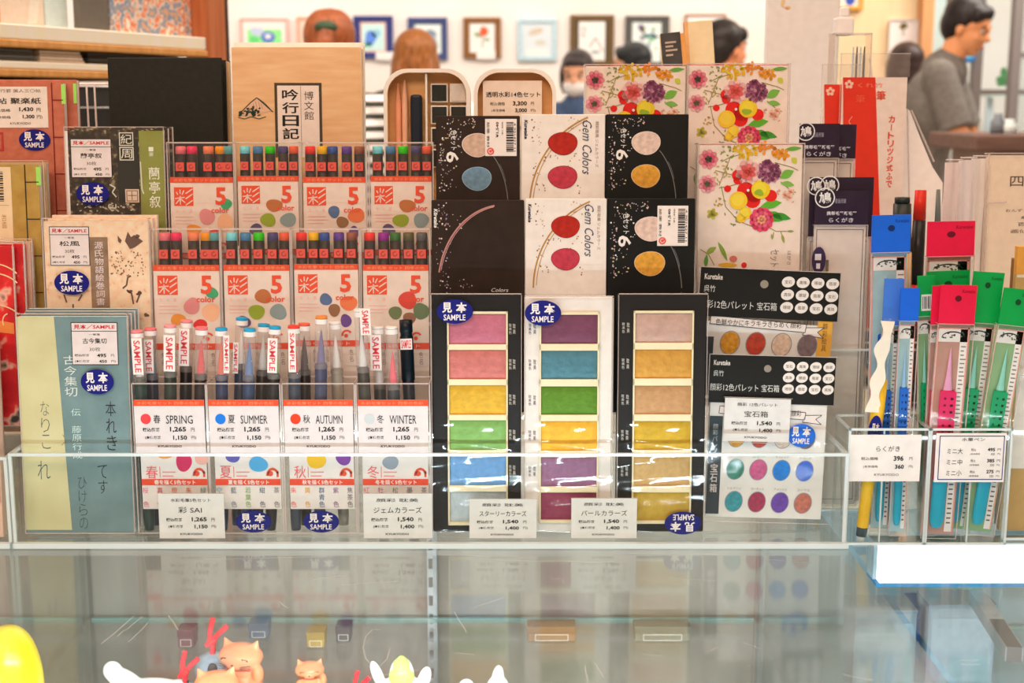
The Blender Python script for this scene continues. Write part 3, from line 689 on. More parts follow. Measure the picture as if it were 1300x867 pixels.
# ------------------------------------------------------------------ six-pan paint sets in the front row
BLKBOX = M((22, 18, 16), .45, 'card', var=.2); WHTBOX = paper(240, 214, 198, rough=.4); CREAM = plastic(246, 214, 170, rough=.4)
def pan_set(label, x0, yt, x1, body, px0, px1, rows, cols, txt_left, names_col, stk=None, flip=False):
    p = Prod('paint_set', label, 'paint set', x0, yt, x1, 1.298, ZT, .018, 'open six-pan paint sets')
    W, H = p.w / 2, p.h
    m = p.mb(); m.box(-W, W, 0, .018, 0, H, body, .0012)
    tc = ink(*names_col)
    tx = (x0 + 7, x0 + 12, x0 + 18) if txt_left else (x1 - 16, x1 - 11, x1 - 8)
    for (y0, y1) in rows:
        yc = (y0 + y1) / 2
        for j in range(2):
            xx = (x0 + 5 + j * 6) if txt_left else (x1 - 16 + j * 5)
            m.vtxt('耽美色'[:3 - j % 2], xx, yc - 7, xx + 3.6, yc + 7, tc, 1)
    m.build('box', p.o)
    u0, zt = p.mp(px0 - 2.2, rows[0][0] - 3); u1, zl = p.mp(px1 + 2.2, rows[-1][1] + 4)
    # pale inner tray with one opening per pan
    m = MB()
    fr = -.0036
    edges = [zt]
    for (y0, y1) in rows: edges += [p.mp(0, y0)[1], p.mp(0, y1)[1]]
    edges.append(zl)
    a0, a1 = p.mp(px0, 0)[0], p.mp(px1, 0)[0]
    for i in range(0, len(edges), 2): m.box(u0, u1, fr, -.0003, edges[i + 1], edges[i], CREAM, .0003)
    m.box(u0, a0, fr, -.0003, zl, zt, CREAM, .0003); m.box(a1, u1, fr, -.0003, zl, zt, CREAM, .0003)
    m.build('tray', p.o)['label'] = 'cream inner tray'
    for (y0, y1), c in zip(rows, cols):
        z1, z0 = p.mp(0, y0)[1], p.mp(0, y1)[1]
        b = bmesh.new(); bmesh.ops.create_grid(b, x_segments=14, y_segments=8, size=.5)
        pm = M(c, .42, 'paint', metal=0.25, var=.10, scale=160, bump=.35)
        m = MB()
        vs = []
        for v in b.verts:
            s_, t_ = v.co.x * 2, v.co.y * 2
            e = max(abs(s_), abs(t_))
            dep = -.0003 if e > .95 else (-.0009 if e > .8 else -.0012 - .0004 * math.cos(s_ * 1.4) * math.cos(t_ * 1.4))
            vs.append(((a0 + a1) / 2 + v.co.x * (a1 - a0), dep, (z0 + z1) / 2 + v.co.y * (z1 - z0)))
        b.verts.index_update(); m.add(vs, [[v.index for v in f.verts] for f in b.faces], pm, True); b.free()
        m.build('paint_pan', p.o)
    # crinkled wrap
    m = MB(); m.add([(-W - .0006, -.0052, 0.001), (W + .0006, -.0052, 0.001), (W + .0006, -.0052, H + .0012), (-W - .0006, -.0052, H + .0012)], [(0, 1, 2, 3)], WRAP)
    m.add([(-W - .0006, -.0052, H + .0012), (W + .0006, -.0052, H + .0012), (W + .0006, .018, H + .0012), (-W - .0006, .018, H + .0012)], [(0, 1, 2, 3)], WRAP)
    m.tube([(-W, -.0052, H + .0012), (W, -.0052, H + .0012)], .0006, CASEPL_EDGE, 6)
    m.tube([(-W, -.0052, .002), (-W, -.0052, H)], .0004, CASEPL_EDGE, 6); m.tube([(W, -.0052, .002), (W, -.0052, H)], .0004, CASEPL_EDGE, 6)
    m.build('shrink_wrap', p.o)
    if stk: sticker(p, *stk, front=-.0055, flip=flip)
    return p
pan_set('black six-pan paint set with pink, ochre, green and blue pans, beside the WINTER case', 548, 374, 662, BLKBOX, 570, 642.5, [(398, 436.5), (443.5, 481), (488.5, 526.5), (533.5, 572), (579.5, 618), (626, 666)],
        [(200, 104, 116), (208, 110, 98), (218, 156, 44), (130, 160, 82), (112, 146, 182), (190, 186, 182)], False, (216, 190, 170), (555, 379, 601, 410))
pan_set('white six-pan paint set with purple, grey-blue, green and crimson pans', 666, 377, 778, WHTBOX, 687, 758.5, [(399, 436), (444.5, 481), (490, 526.5), (534.5, 573), (581, 619.5), (627, 663)],
        [(124, 64, 82), (80, 118, 124), (92, 124, 30), (238, 164, 48), (152, 96, 118), (150, 54, 76)], True, (92, 72, 92), (666, 380.5, 712, 412.5))
pan_set('black six-pan paint set with rose, bronze and gold pans', 784.5, 374, 897, BLKBOX, 806, 878, [(397, 434.5), (443, 480), (489, 526), (534.5, 572), (581, 619), (627, 664)],
        [(202, 152, 132), (212, 142, 58), (196, 136, 88), (206, 152, 40), (206, 152, 94), (202, 152, 52)], True, (216, 196, 180), (846, 651, 893, 681), True)

# ------------------------------------------------------------------ boxed paint sets with painted pebbles on the lid
GOLD = ink(190, 130, 60)
def spray(m, pts, c, seed):
    rr = random.Random(seed)
    for (x, y, w_, h, n) in pts:
        for _ in range(n):
            r = rr.choice((.5, .6, .8, 1.1)); m.ell(x + rr.random() * w_, y + rr.random() * h, r, r, c[rr.randrange(len(c))], 1, n=8)
def pebble(m, x, y, rx, ry, c, rim, k=2, rot=0):
    pts = lambda s: [(x + s * rx * math.cos(t) * (1 - .10 * math.sin(t)), y + s * ry * math.sin(t) * (1 + .06 * math.cos(t))) for t in [2 * PI * i / 26 for i in range(26)]]
    m.poly(pts(1.05), ink(*rim), k); m.poly(pts(1.0), M(c, .45, 'pebble_print', var=.18, scale=220), k + 1)
def gem_box(kind, label, x0, yt, x1, Y, zb, ref=None, label_stk=None, bare=False):
    p = Prod('paint_box', label, 'paint box', x0, yt, x1, Y, zb, .02, 'boxed paint sets in two rows')
    W, H = p.w / 2, p.h
    m = p.mb(); white = kind == 'white'
    bodym = WHTBOX if white else (M((44, 28, 20), .45, 'card', var=.2) if kind.startswith('brown') else M((16, 16, 13), .45, 'card', var=.2))
    m.box(-W, W, 0, .02, 0, H, bodym, .0008); m.build('box', p.o)
    m = p.mb()
    if white:
        p.ref(661, 145, 107); m.mp = p.mp
        m.arc(790, 262, 118, 122, 180, 248, 2.0, GOLD, 1, n=24); m.arc(792, 263, 116, 121, 182, 246, .9, GOLD, 1, n=24)
        m.txt('Kuretake', 665, 152, 669.5, 176, ink(40, 40, 60), 2, 1, .03, .2)
        pebble(m, 714, 182, 18, 14, (178, 34, 22), (150, 30, 24)); pebble(m, 714, 224.5, 18, 14, (190, 52, 66), (150, 30, 50))
        spray(m, [(673, 152, 14, 28, 16), (676, 180, 12, 44, 12), (690, 193, 18, 14, 9), (720, 148, 16, 18, 14), (718, 194, 18, 18, 8), (680, 222, 12, 20, 10), (731, 235, 10, 10, 4)], [ink(120, 76, 60), ink(150, 90, 80), ink(190, 140, 90)], 5)
        m.txt('Gem Colors', 739, 153, 751, 221, ink(70, 66, 84), 2, 1, 0, .35)
        m.txt('顔彩耽美 ジェムカラーズ', 755.5, 154, 760, 212, ink(150, 110, 96), 2, 1)
    elif kind == 'brown_pair':
        p.ref(548, 252, 118); m.mp = p.mp
        spray(m, [(553, 150 + 105, 14, 34, 26), (566, 268, 22, 24, 12), (553, 300, 20, 66, 34), (580, 350, 20, 16, 10)], [ink(226, 196, 180), ink(190, 140, 130), ink(150, 120, 150)], 11)
        m.arc(640, 362, 84, 104, 190, 262, 2.0, ink(190, 120, 110), 1, n=24); m.arc(642, 363, 84, 104, 192, 260, .8, ink(200, 140, 130), 1, n=24)
        m.txt('Kuretake', 551, 263, 556, 287, ink(236, 216, 206), 2, 1, .03, .2)
        m.txt('Colors', 624, 364, 646, 369, ink(226, 206, 196), 2, 0, 0, .3)
    else:
        X = x0; ox = {'brown': 553, 'black': 768}[kind]
        p.ref(ox, 145, 107); m.mp = p.mp; o = ox
        cols = [ink(236, 214, 200), ink(214, 160, 150), ink(170, 150, 160), ink(210, 180, 130)]
        spray(m, [(o + 8, 148, 24, 26, 30), (o + 4, 172, 8, 70, 44), (o + 34, 148, 16, 12, 16), (o + 12, 206, 14, 34, 14), (o + 28, 166, 6, 26, 6)], cols, 3 if kind == 'brown' else 4)
        m.txt('色セット', o + 19, 163, o + 27, 188, ink(236, 222, 214), 2, 1, .01); m.txt('6', o + 13, 190, o + 29, 204, ink(240, 226, 218), 2, 1, .02)
        c1, c2 = ((206, 160, 136), (110, 132, 146)) if kind == 'brown' else ((222, 180, 160), (218, 146, 50))
        pebble(m, o + 52, 182, 18, 14.5, c1, (236, 200, 180)); pebble(m, o + 52, 224.5, 18, 14.5, c2, (226, 176, 130) if kind == 'black' else (150, 170, 180))
        m.arc(o + 40, 262, 52, 86, 305, 355, 1.0, ink(120, 110, 104), 1)
        m.arc(o + 70, 258, 22, 60, 300, 330, .8, ink(96, 90, 84), 1)
    m.build('printed_lid', p.o)
    if label_stk:
        sx0, sy0, sx1, sy1 = label_stk
        m = MB(lambda px, py: ((px - p.cx) * p.sx, p.h - (py - p.yt) * p.sz), -.0012)
        a, zt = m.mp(sx0, sy0); b, zl = m.mp(sx1, sy1)
        m.box(a, b, -.0012, -.0005, zl, zt, paper(244, 222, 206), .0003)
        h = sy1 - sy0; w_ = sx1 - sx0
        rr = random.Random(2)
        y = sy0 + 4
        while y < sy1 - 5:
            t = rr.choice((.8, 1.2, 1.9)); m.q(sx1 - w_ * .33, y, sx1 - w_ * .10, y + t, BLK, 1); y += t + rr.choice((.8, 1.3))
        m.txt('4 901427 11', sx1 - w_ * .09, sy0 + 5, sx1 - w_ * .03, sy1 - 6, BLK, 1, 1)
        m.txt('絵墨 教材', sx0 + w_ * .05, sy0 + 4, sx0 + w_ * .14, sy1 - h * .24, BLK, 1, 1)
        m.txt('¥1,540', sx0 + w_ * .34, sy0 + h * .08, sx0 + w_ * .44, sy0 + h * .5, ink(60, 52, 48), 1, 3, .02)
        m.txt('¥1,400', sx0 + w_ * .52, sy0 + h * .08, sx0 + w_ * .58, sy0 + h * .42, ink(60, 52, 48), 1, 3)
        m.ell(sx0 + w_ * .17, sy1 - h * .13, 4.6, 4.6, ink(230, 84, 70), 1); m.arc(sx0 + w_ * .17, sy1 - h * .13, 2.4, 2.4, 0, 300, .8, paper(244, 222, 206), 2)
        m.build('barcode_label', p.o)['label'] = 'white barcode label'
    return p
gem_box('brown', 'dark brown paint box with a grey-blue pebble, barcode label at its corner', 553.5, 147, 660, 1.3895, RC, label_stk=(616, 151, 656, 198))
gem_box('white', 'white paint box with two red pebbles, upper of the two', 661.5, 145, 768, 1.3895, RC)
gem_box('black', 'black paint box with beige and orange pebbles in full view, upper right of the boxes', 769, 145, 873.5, 1.3895, RC)
gem_box('brown_pair', 'dark brown paint box with a pink arc, directly above the front black pan set', 548, 254, 665.5, 1.347, RB)
gem_box('white', 'white paint box with two red pebbles, lower of the two', 666.5, 252, 770, 1.347, RB)
gem_box('black', 'black paint box with a barcode label over its beige pebble', 771, 252, 882, 1.347, RB, label_stk=(834, 261, 873, 312))

# ------------------------------------------------------------------ boxes printed with flowers
def flower_art(m):
    I = ink
    st = I(150, 130, 60)
    for pts in ([(915, 205), (924, 200), (938, 196)], [(907, 216), (930, 222), (947, 224)], [(912, 235), (922, 210), (926, 198)], [(915, 236), (921, 262), (938, 280), (958, 288)], [(945, 230), (925, 236), (912, 238)],
                [(990, 230), (1002, 240), (1010, 244)], [(976, 288), (986, 293), (999, 293)], [(890, 316), (900, 322), (908, 336)], [(982, 206), (1004, 212), (1012, 216)], [(983, 294), (982, 302)], [(992, 293), (995, 304)]):
        m.line(pts, 1.0, st, 1)
    rr = random.Random(9)
    for (x, y, w_, h, n, c) in [(912, 186, 22, 30, 26, (150, 150, 70)), (905, 210, 20, 24, 16, (190, 160, 90)), (906, 250, 14, 12, 10, (196, 156, 70)), (920, 268, 24, 18, 14, (150, 140, 90)), (985, 240, 22, 16, 14, (226, 160, 130))]:
        for _ in range(n): m.ell(x + rr.random() * w_, y + rr.random() * h, 2.0, 1.0, I(*c), 1, rr.random() * 3, 8)
    def leaf(x, y, L, wd, a, c):
        ca, sa = math.cos(a), math.sin(a); pts = []
        for i in range(9):
            t = i / 8; pts.append((t * L, -wd * math.sin(PI * t)))
        for i in range(7, 0, -1):
            t = i / 8; pts.append((t * L, wd * math.sin(PI * t) * .8))
        m.poly([(x + q_ * ca - r * sa, y + q_ * sa + r * ca) for q_, r in pts], I(*c), 2)
    for a in [(989, 226, 20, 6, -.5, (120, 170, 60)), (990, 232, 18, 4, .15, (130, 170, 70)), (994, 190, 22, 3, -.1, (110, 160, 60)), (965, 262, 28, 6, -.2, (96, 170, 40)), (972, 270, 24, 7, .4, (70, 160, 40)), (979, 272, 26, 5, .2, (60, 140, 40)), (960, 266, 20, 6, .5, (130, 180, 60)),
              (897, 322, 16, 4, -.6, (150, 160, 60)), (912, 306, 28, 3, 1.1, (130, 150, 50)), (897, 340, 18, 3, -1.5, (100, 150, 60)), (980, 296, 8, 1.5, 1.4, (150, 150, 80)), (993, 296, 13, 2, 1.3, (160, 150, 70)), (999, 293, 10, 1.5, 0, (150, 140, 70)), (1003, 200, 10, 4, .8, (200, 190, 60))]: leaf(*a)
    def bloom(x, y, r, outer, inner, core, n=9, k=3):
        for ring, rad, c in ((0, r, outer), (1, r * .68, inner), (2, r * .38, core)):
            cnt = n - ring * 2
            for i in range(cnt):
                t = 2 * PI * i / cnt + ring * .4
                m.ell(x + rad * .62 * math.cos(t), y + rad * .62 * math.sin(t), rad * .45, rad * .36, I(*[min(255, v + (8 if i % 2 else -8)) for v in c]), k + ring, t, 10)
            m.ell(x, y, rad * .55, rad * .55, I(*c), k + ring, n=12)
    bloom(898, 202, 12, (230, 130, 130), (214, 84, 100), (70, 64, 50)); bloom(897, 233, 11, (236, 150, 150), (216, 96, 110), (100, 90, 60))
    bloom(948, 218, 15, (240, 170, 160), (226, 96, 90), (214, 70, 60))
    for (x, y, n, r, c) in [(945, 192, 34, 14, (240, 180, 30)), (972, 188, 20, 10, (246, 140, 40)), (989, 196, 20, 9, (246, 150, 30))]:
        for _ in range(n):
            t, q_ = rr.random() * 6.3, rr.random() ** .5 * r; m.ell(x + q_ * math.cos(t) * 1.1, y + q_ * math.sin(t) * .75, 2.6, 2.0, I(c[0] - rr.randrange(22), c[1] - rr.randrange(24), c[2]), 3 + rr.randrange(2), t, 8)
    for _ in range(150):
        t, q_ = rr.random() * 6.3, rr.random() ** .5 * 14; m.ell(975 + q_ * math.cos(t), 217 + q_ * math.sin(t), 2.4, 2.0, I(*rr.choice([(150, 66, 96), (122, 54, 80), (190, 118, 134)])), 3 + rr.randrange(3), t, 8)
    for x, y, r in ((935, 222, 7), (936, 228, 6), (946, 241, 11), (957, 246, 11), (955, 254, 10), (978, 248, 8), (923, 239, 4.5)): m.ell(x, y, r, r * .95, I(232, 26, 20), 3, n=18)
    m.ell(949, 241, 1.8, 1.8, I(255, 220, 200), 6)
    for x, y, r, c in ((965, 240, 12, (240, 190, 30)), (937, 254, 11.5, (248, 188, 40)), (946, 270, 8, (246, 190, 40)), (941, 276, 6, (246, 180, 30))): m.ell(x, y, r, r, I(*c), 4, n=20); m.ell(x - 1, y - 1, r * .7, r * .7, I(c[0] - 2, c[1] + 12, c[2] + 20), 5, n=16)
    m.ell(963, 244, 6, 4, I(150, 170, 40), 6, wob=.2)
    bloom(967, 278, 15, (224, 60, 90), (232, 90, 110), (246, 150, 110), 11, 5)
    for x, y in ((1003, 243), (996, 247), (1001, 250)): bloom(x, y, 4.5, (244, 190, 160), (236, 150, 120), (220, 110, 90), 6)
    bloom(904, 271, 7, (190, 170, 60), (160, 140, 50), (120, 110, 40), 5, 2)
    m.ell(932, 328, 5, 4, I(214, 110, 90), 3); m.ell(946, 336, 3.6, 3.6, I(226, 40, 30), 3); m.ell(925, 336, 12, 3, I(226, 160, 40), 2)
def flower_box(label, x0, yt, x1, Y, zb):
    p = Prod('flower_print_box', label, 'stationery box', x0, yt, x1, Y, zb, .02, 'flower-printed boxes')
    W, H = p.w / 2, p.h
    m = p.mb(); m.box(-W, W, 0, .02, 0, H, paper(244, 208, 186, rough=.42), .0008); m.box(-W + .001, W - .001, .001, .019, H - .0006, H + .0006, ink(206, 60, 80)); m.build('box', p.o)
    p.ref(885.5, 184, 132); m = p.mb(); flower_art(m)
    m.txt('セット', 979, 316, 990, 338, ink(140, 110, 96), 1, 1); m.txt('はがき', 1001, 318, 1006, 336, ink(140, 110, 96), 1, 1)
    m.build('flower_print', p.o)
    # thin clear lid sleeve
    m = MB(); m.plates(-W - .001, W + .001, -.0035, .0212, 0.0003, H + .0015, .0010, FILM, CASEPL_EDGE, 'fblrt'); m.build('clear_sleeve', p.o)
    return p
flower_box('flower-printed box in front of the other two, just above the black header cards', 886, 184, 1018, 1.402, RC)
flower_box('flower-printed box standing left of the other two, behind the black paint box', 743, 84, 870, 1.452, RD)
flower_box('flower-printed box at the back right, its lower half behind the nearest one', 873, 83, 1000, 1.452, RD)

# ------------------------------------------------------------------ twelve-colour palette packs with black header cards
def palette_pack(label, x0, yt, x1, Y, zb, roll, card, up=0):
    p = Prod('palette_pack', label, 'palette pack', x0, yt, x1, Y, zb, .008, 'twelve-colour palette packs', roll=roll)
    W, H = p.w / 2, p.h
    p.ref(897, 450, 170)          # design drawn on the lower pack
    mp = p.mp
    z = lambda y: mp(0, y)[1]
    hd = M((12, 14, 11), .45, 'card', var=.2)
    m = MB(mp, -.0016); m.box(-W, W, -.0016, -.001, z(516 - (6 if not card else 0)), H, hd)
    m.txt('Kuretake', 902, 458, 924, 465, ink(232, 206, 190), 1, 0, .02); m.txt('呉竹', 902, 472, 916, 480, ink(226, 210, 196), 1)
    m.txt('顔彩12色パレット 宝石箱', 898, 490, 992, 500, ink(226, 208, 194), 1)
    for i in range(4):
        for j in range(3):
            x, y = 1004 + i * 18, 464 + j * 15.5
            m.ell(x, y, 8, 6.6, ink(240, 214, 198), 1, -.25); m.txt(['宝石', '真珠', '珊瑚', '翡翠'][(i + j) % 4], x - 4.5, y - 2.2, x + 4.5, y + 2.2, ink(70, 60, 60), 2)
    m.ell(975, 468, 5, 5, ink(150, 130, 110), 1)
    m.build('header_card', p.o)
    m = MB(mp, -.0006); m.box(-W + .002, W - .006, -.0006, .0066, .004, z(516.2), paper(236, 222, 214), .0004)
    yb = min(678, 451 + (H - .008) / p.k)
    m.q(900, 535, 918, yb, ink(58, 64, 66), 1)
    if card: m.vtxt('宝石箱', 904, 600, 914, 642, ink(232, 200, 186), 2, .01); m.vtxt('顔彩パレット', 905, 545, 912, 596, ink(180, 176, 172), 2)
    if not card: m.q(1044, 508, 1062, 566, ink(232, 160, 60), 1); m.vtxt('顔彩絵具', 1050, 512, 1056, 548, ink(110, 70, 40), 2)
    m.mp = lambda px, py: mp(px, py - up)
    # ribbon banner
    m.poly([(913, 521), (1030, 527), (1029, 537), (912, 531)], paper(244, 220, 206), 3); m.line([(913, 521), (1030, 527), (1029, 537), (912, 531), (913, 521)], .8, BLK, 4)
    m.poly([(1030, 531), (1052, 530), (1044, 536), (1052, 543), (1026, 540)], paper(244, 220, 206), 2); m.line([(1030, 531), (1052, 530), (1044, 536), (1052, 543), (1026, 540), (1030, 531)], .7, BLK, 3)
    m.txt('色鮮やかにキラキラきらめく顔彩', 919, 524.5, 1024, 532.5, BLK, 5)
    cols = [[(226, 150, 50), (196, 70, 50), (226, 186, 160), (130, 104, 104)], [(64, 128, 104), (200, 84, 122), (28, 118, 214), (62, 100, 206)], [(60, 138, 142), (166, 50, 76), (108, 62, 150), (196, 108, 88)]]
    nm = [['金茶', '朱', '白', '銀鼠'], ['エメラルド', 'ルビー', 'サファイア', 'ラピス'], ['トルマリン', 'ガーネット', 'アメジスト', 'コーラル']]
    for j in range(3):
        if 563 + j * 45 + 17 - up > yb: continue
        for i in range(4):
            x, y = 938 + i * 31.6, 563 + j * 45 - up * .8
            if j: m.txt(nm[j][i], x - 9, y - 20, x + 9, y - 16.6, ink(120, 110, 112), 2)
            m.ell(x, y, 12.4, 15, ink(150, 144, 150), 2, .25); m.ell(x, y, 11.4, 14, M(cols[j][i], .4, 'pearl_paint', var=.22, scale=240), 3, .25)
    m.build('palette_card', p.o)
    m = MB(); m.plates(-W - .001, W + .001, -.003, .0079, 0, H, .0008, FILM, CASEPL_EDGE, 'fl'); m.build('clear_bag', p.o)
    if card:
        m = p.mb(-.0085)
        a, zt = mp(918, 508); b, zl = mp(1007, 567)
        m.box(a, b, -.0085, -.0078, zl, zt, CRD); m.mp = mp
        price_lines(m, 918, 508, 1007, 567, '顔彩 12色パレット', '宝石箱', '1,540', '1,400')
        o = m.build('price_card', p.o); o['label'] = 'white price card clipped to the pack'
        m = MB(); m.plates(a - .001, b + .001, -.0095, -.0035, zl - .001, zt + .001, .0006, ACRYL, CASEPL_EDGE, 'ft'); m.build('card_sleeve', p.o)
        m = MB(mp, -.0038); oval(m, 1006, 542, 1044, 574, 0, False, ink(36, 100, 190)); m.build('sample_sticker', p.o)['label'] = 'bright blue oval sample sticker'
    return p
palette_pack('palette pack with black header, price card and sample sticker, in the front row', 899, 451, 1058, 1.327, ZT, math.radians(1.6), True)
palette_pack('palette pack behind and above the one with the price card', 886, 342, 1063, 1.3725, RB, math.radians(2.6), False, 12)

# ------------------------------------------------------------------ price cards standing in the tray
def price_card(label, x0, y0, x1, title, name, p1, p2):
    p = Prod('price_card', label, 'price card', x0, y0, x1, 1.2805, ZT, .0012, 'price cards along the tray front', lean=math.radians(1))
    W, H = p.w / 2, p.h
    m = p.mb(); m.box(-W, W, 0, .0008, 0, H, paper(240, 226, 222)); yb = y0 + H / p.sz
    price_lines(m, x0, y0, x1, yb, title, name, p1, p2); m.build('printed_card', p.o)
    m = MB(); m.plates(-W - .0006, W + .0006, -.0008, .0012, 0.0002, H + .0008, .0005, ACRYL, CASEPL_EDGE, 'ft'); m.build('clear_holder', p.o)
price_card('white price card for 1,265 below the SPRING and SUMMER cases', 203, 627, 286, '水彩毛筆5色セット', '彩 SAI', '1,265', '1,150')
price_card('white price card for 1,540 in front of the WINTER case', 462, 627, 549, '顔彩 耽美', 'ジェムカラーズ', '1,540', '1,400')
price_card('white price card in front of the pink and blue pan set', 596, 634, 681, '顔彩 耽美', 'スターリーカラーズ', '1,540', '1,400')
price_card('white price card between the white and the gold pan sets', 725, 633, 808, '顔彩 耽美', 'パールカラーズ', '1,540', '1,400')
# ------------------------------------------------------------------ stacks of sample paper pads at the left
PAGE = M((246, 226, 206), .7, 'pages', var=.06, scale=900)
def pad_stack(name, cat, labels, group, x0, yt, x1, Y, zb, n, d, dx, dy, cover, front_print, spine=None, sleeve=True):
    """n pads one behind the other, each a little to the right and higher; labels = (front one, the rest)."""
    for i in range(n):
        p = Prod(name, labels[0] if i == 0 else labels[1], cat, x0 + dx * i, yt - dy * i, x1 + dx * i, Y + i * (d + .0016), zb, d, group)
        W, H = p.w / 2, p.h
        m = p.mb(); m.box(-W, W, .0006, d - .0006, 0.0002, H, PAGE, .0002); m.box(-W + .0001, W - .0001, d - .0006, d, 0.0002, H, cover); m.build('pages', p.o)
        m = p.mb(); m.box(-W, W, 0, .0006, 0.0002, H, cover)
        if i == 0: front_print(m, p)
        m.build('cover', p.o)
        if i == 0 and sleeve:
            m = MB(); m.plates(-W - .0008, W + .0008, -.0022, d, 0, H + .003, .0008, FILM, CASEPL_EDGE, 'flr'); m.build('clear_sleeve', p.o)
        if i == 0: first = p
    return first
def sample_label(m, x0, y0, x1, y1, name, k=1):
    W, H = x1 - x0, y1 - y0
    X = lambda a: x0 + W * a
    Y = lambda a: y0 + H * a
    m.q(x0, y0, x1, y1, BLK, k); m.q(x0 + .9, y0 + .9, x1 - .9, y1 - .9, paper(236, 206, 194), k + 1); m.q(x0, Y(.2), x1, Y(.215), BLK, k + 2)
    m.txt('見本／SAMPLE', X(.06), Y(.05), X(.94), Y(.16), ink(206, 36, 50), k + 2, 0, .02)
    m.txt('一筆箋', X(.38), Y(.26), X(.62), Y(.31), BLK, k + 2); m.txt(name, X(.24), Y(.37), X(.76), Y(.5), BLK, k + 2, 0, .01); m.txt('30枚', X(.38), Y(.58), X(.62), Y(.68), ink(90, 84, 80), k + 2)
    m.txt('税込価格', X(.06), Y(.745), X(.38), Y(.80), BLK, k + 2, 0, .02); m.txt('495', X(.54), Y(.735), X(.74), Y(.82), BLK, k + 2, 0, .03); m.txt('円', X(.84), Y(.745), X(.91), Y(.81), BLK, k + 2)
    m.txt('(本体価格', X(.06), Y(.885), X(.38), Y(.945), BLK, k + 2, 0, .02); m.txt('450', X(.58), Y(.88), X(.75), Y(.95), BLK, k + 2, 0, .03); m.txt('円)', X(.84), Y(.885), X(.94), Y(.95), BLK, k + 2)
# green and blue pad
cov_g = two_tone('mottled_blue_grey_paper', [(.3, (104, 122, 118)), (.7, (126, 142, 138))], 26, .6)
strip_g = two_tone('mottled_tan_green_paper', [(.3, (206, 184, 130)), (.7, (222, 200, 150))], 22, .6)
def pr(m, p):
    m.poly([(23, 402), (71, 402), (83, 676), (23, 676)], strip_g, 1)
    sample_label(m, 92, 409, 151, 463, '古今集切', 2)
    m.vtxt('古今集切', 81, 450, 97, 504, ink(226, 222, 200), 2); m.vtxt('伝 藤原行成', 88, 518, 100, 584, ink(206, 214, 200), 2)
    bi = ink(44, 50, 52)
    m.vtxt('なりこ', 49, 508, 60, 572, ink(96, 96, 80), 2, -.014); m.vtxt('れ', 42, 584, 58, 612, ink(76, 84, 74), 2, -.012); m.vtxt('本れき', 132, 508, 145, 574, bi, 2, -.008); m.vtxt('てす', 119, 590, 131, 630, bi, 2, -.012); m.vtxt('ひけらの', 93, 606, 104, 676, ink(66, 84, 86), 2, -.014)
    m.line([(76, 552), (80, 560), (74, 566)], 1, ink(150, 140, 100), 2)
p = pad_stack('paper_pad', 'paper pad', ('green and blue paper pad with white calligraphy, frontmost at the left of the tray', 'plain-edged pad stacked directly behind the green and blue pad'), 'green and blue pads', 25, 402, 163, 1.297, ZT, 4, .0072, 4.5, 3.4, cov_g, pr)
sticker(p, 103, 468, 145, 500, front=-.0026)
# peach pad with leaves
cov_p = two_tone('speckled_peach_paper', [(.28, (206, 150, 110)), (.4, (244, 190, 150)), (.7, (252, 208, 172))], 130, .6)
def pr(m, p):
    sample_label(m, 64.5, 287.5, 115, 337, '松風', 2)
    m.q(115, 301, 138, 480, two_tone('brown_title_strip', [(.3, (126, 92, 70)), (.7, (162, 122, 92))], 70), 1); m.vtxt('源氏物語絵巻詞書', 121, 306, 132, 388, ink(236, 206, 200), 2)
    rr = random.Random(4); br = ink(110, 76, 62)
    m.poly([(160, 306), (164, 294), (168, 301), (172, 298), (183, 306), (172, 314), (166, 316)], br, 1); m.poly([(151, 299), (156, 305), (154, 309), (151, 306)], br, 1)
    for _ in range(70):
        m.ell(141 + rr.random() * 44, 318 + rr.random() * 32, rr.uniform(.6, 1.6), rr.uniform(.5, 1.2), ink(120 + rr.randrange(60), 84 + rr.randrange(30), 66), 1, rr.random() * 3, 7)
    for pts in ([(166, 350), (162, 352), (160, 362), (155, 366)], [(160, 368), (166, 372), (168, 386)], [(172, 374), (178, 370), (172, 384)], [(80, 374), (83, 384)], [(103, 374), (98, 382)], [(91, 386), (91, 392)]): m.line(pts, 2, br, 1)
    for x, y in ((164, 370), (176, 372), (184, 400), (176, 300)): m.ell(x, y, 3, 2.5, br, 1, wob=.3)
p = pad_stack('paper_pad', 'paper pad', ('peach paper pad with brown leaves, behind the green and blue pad', 'white-edged pad stacked directly behind the peach leaf pad'), 'peach pads', 57.5, 281, 190, 1.347, RB, 3, .0068, 5.5, 4, cov_p, pr)
sticker(p, 69.5, 343, 114, 374, front=-.0026)
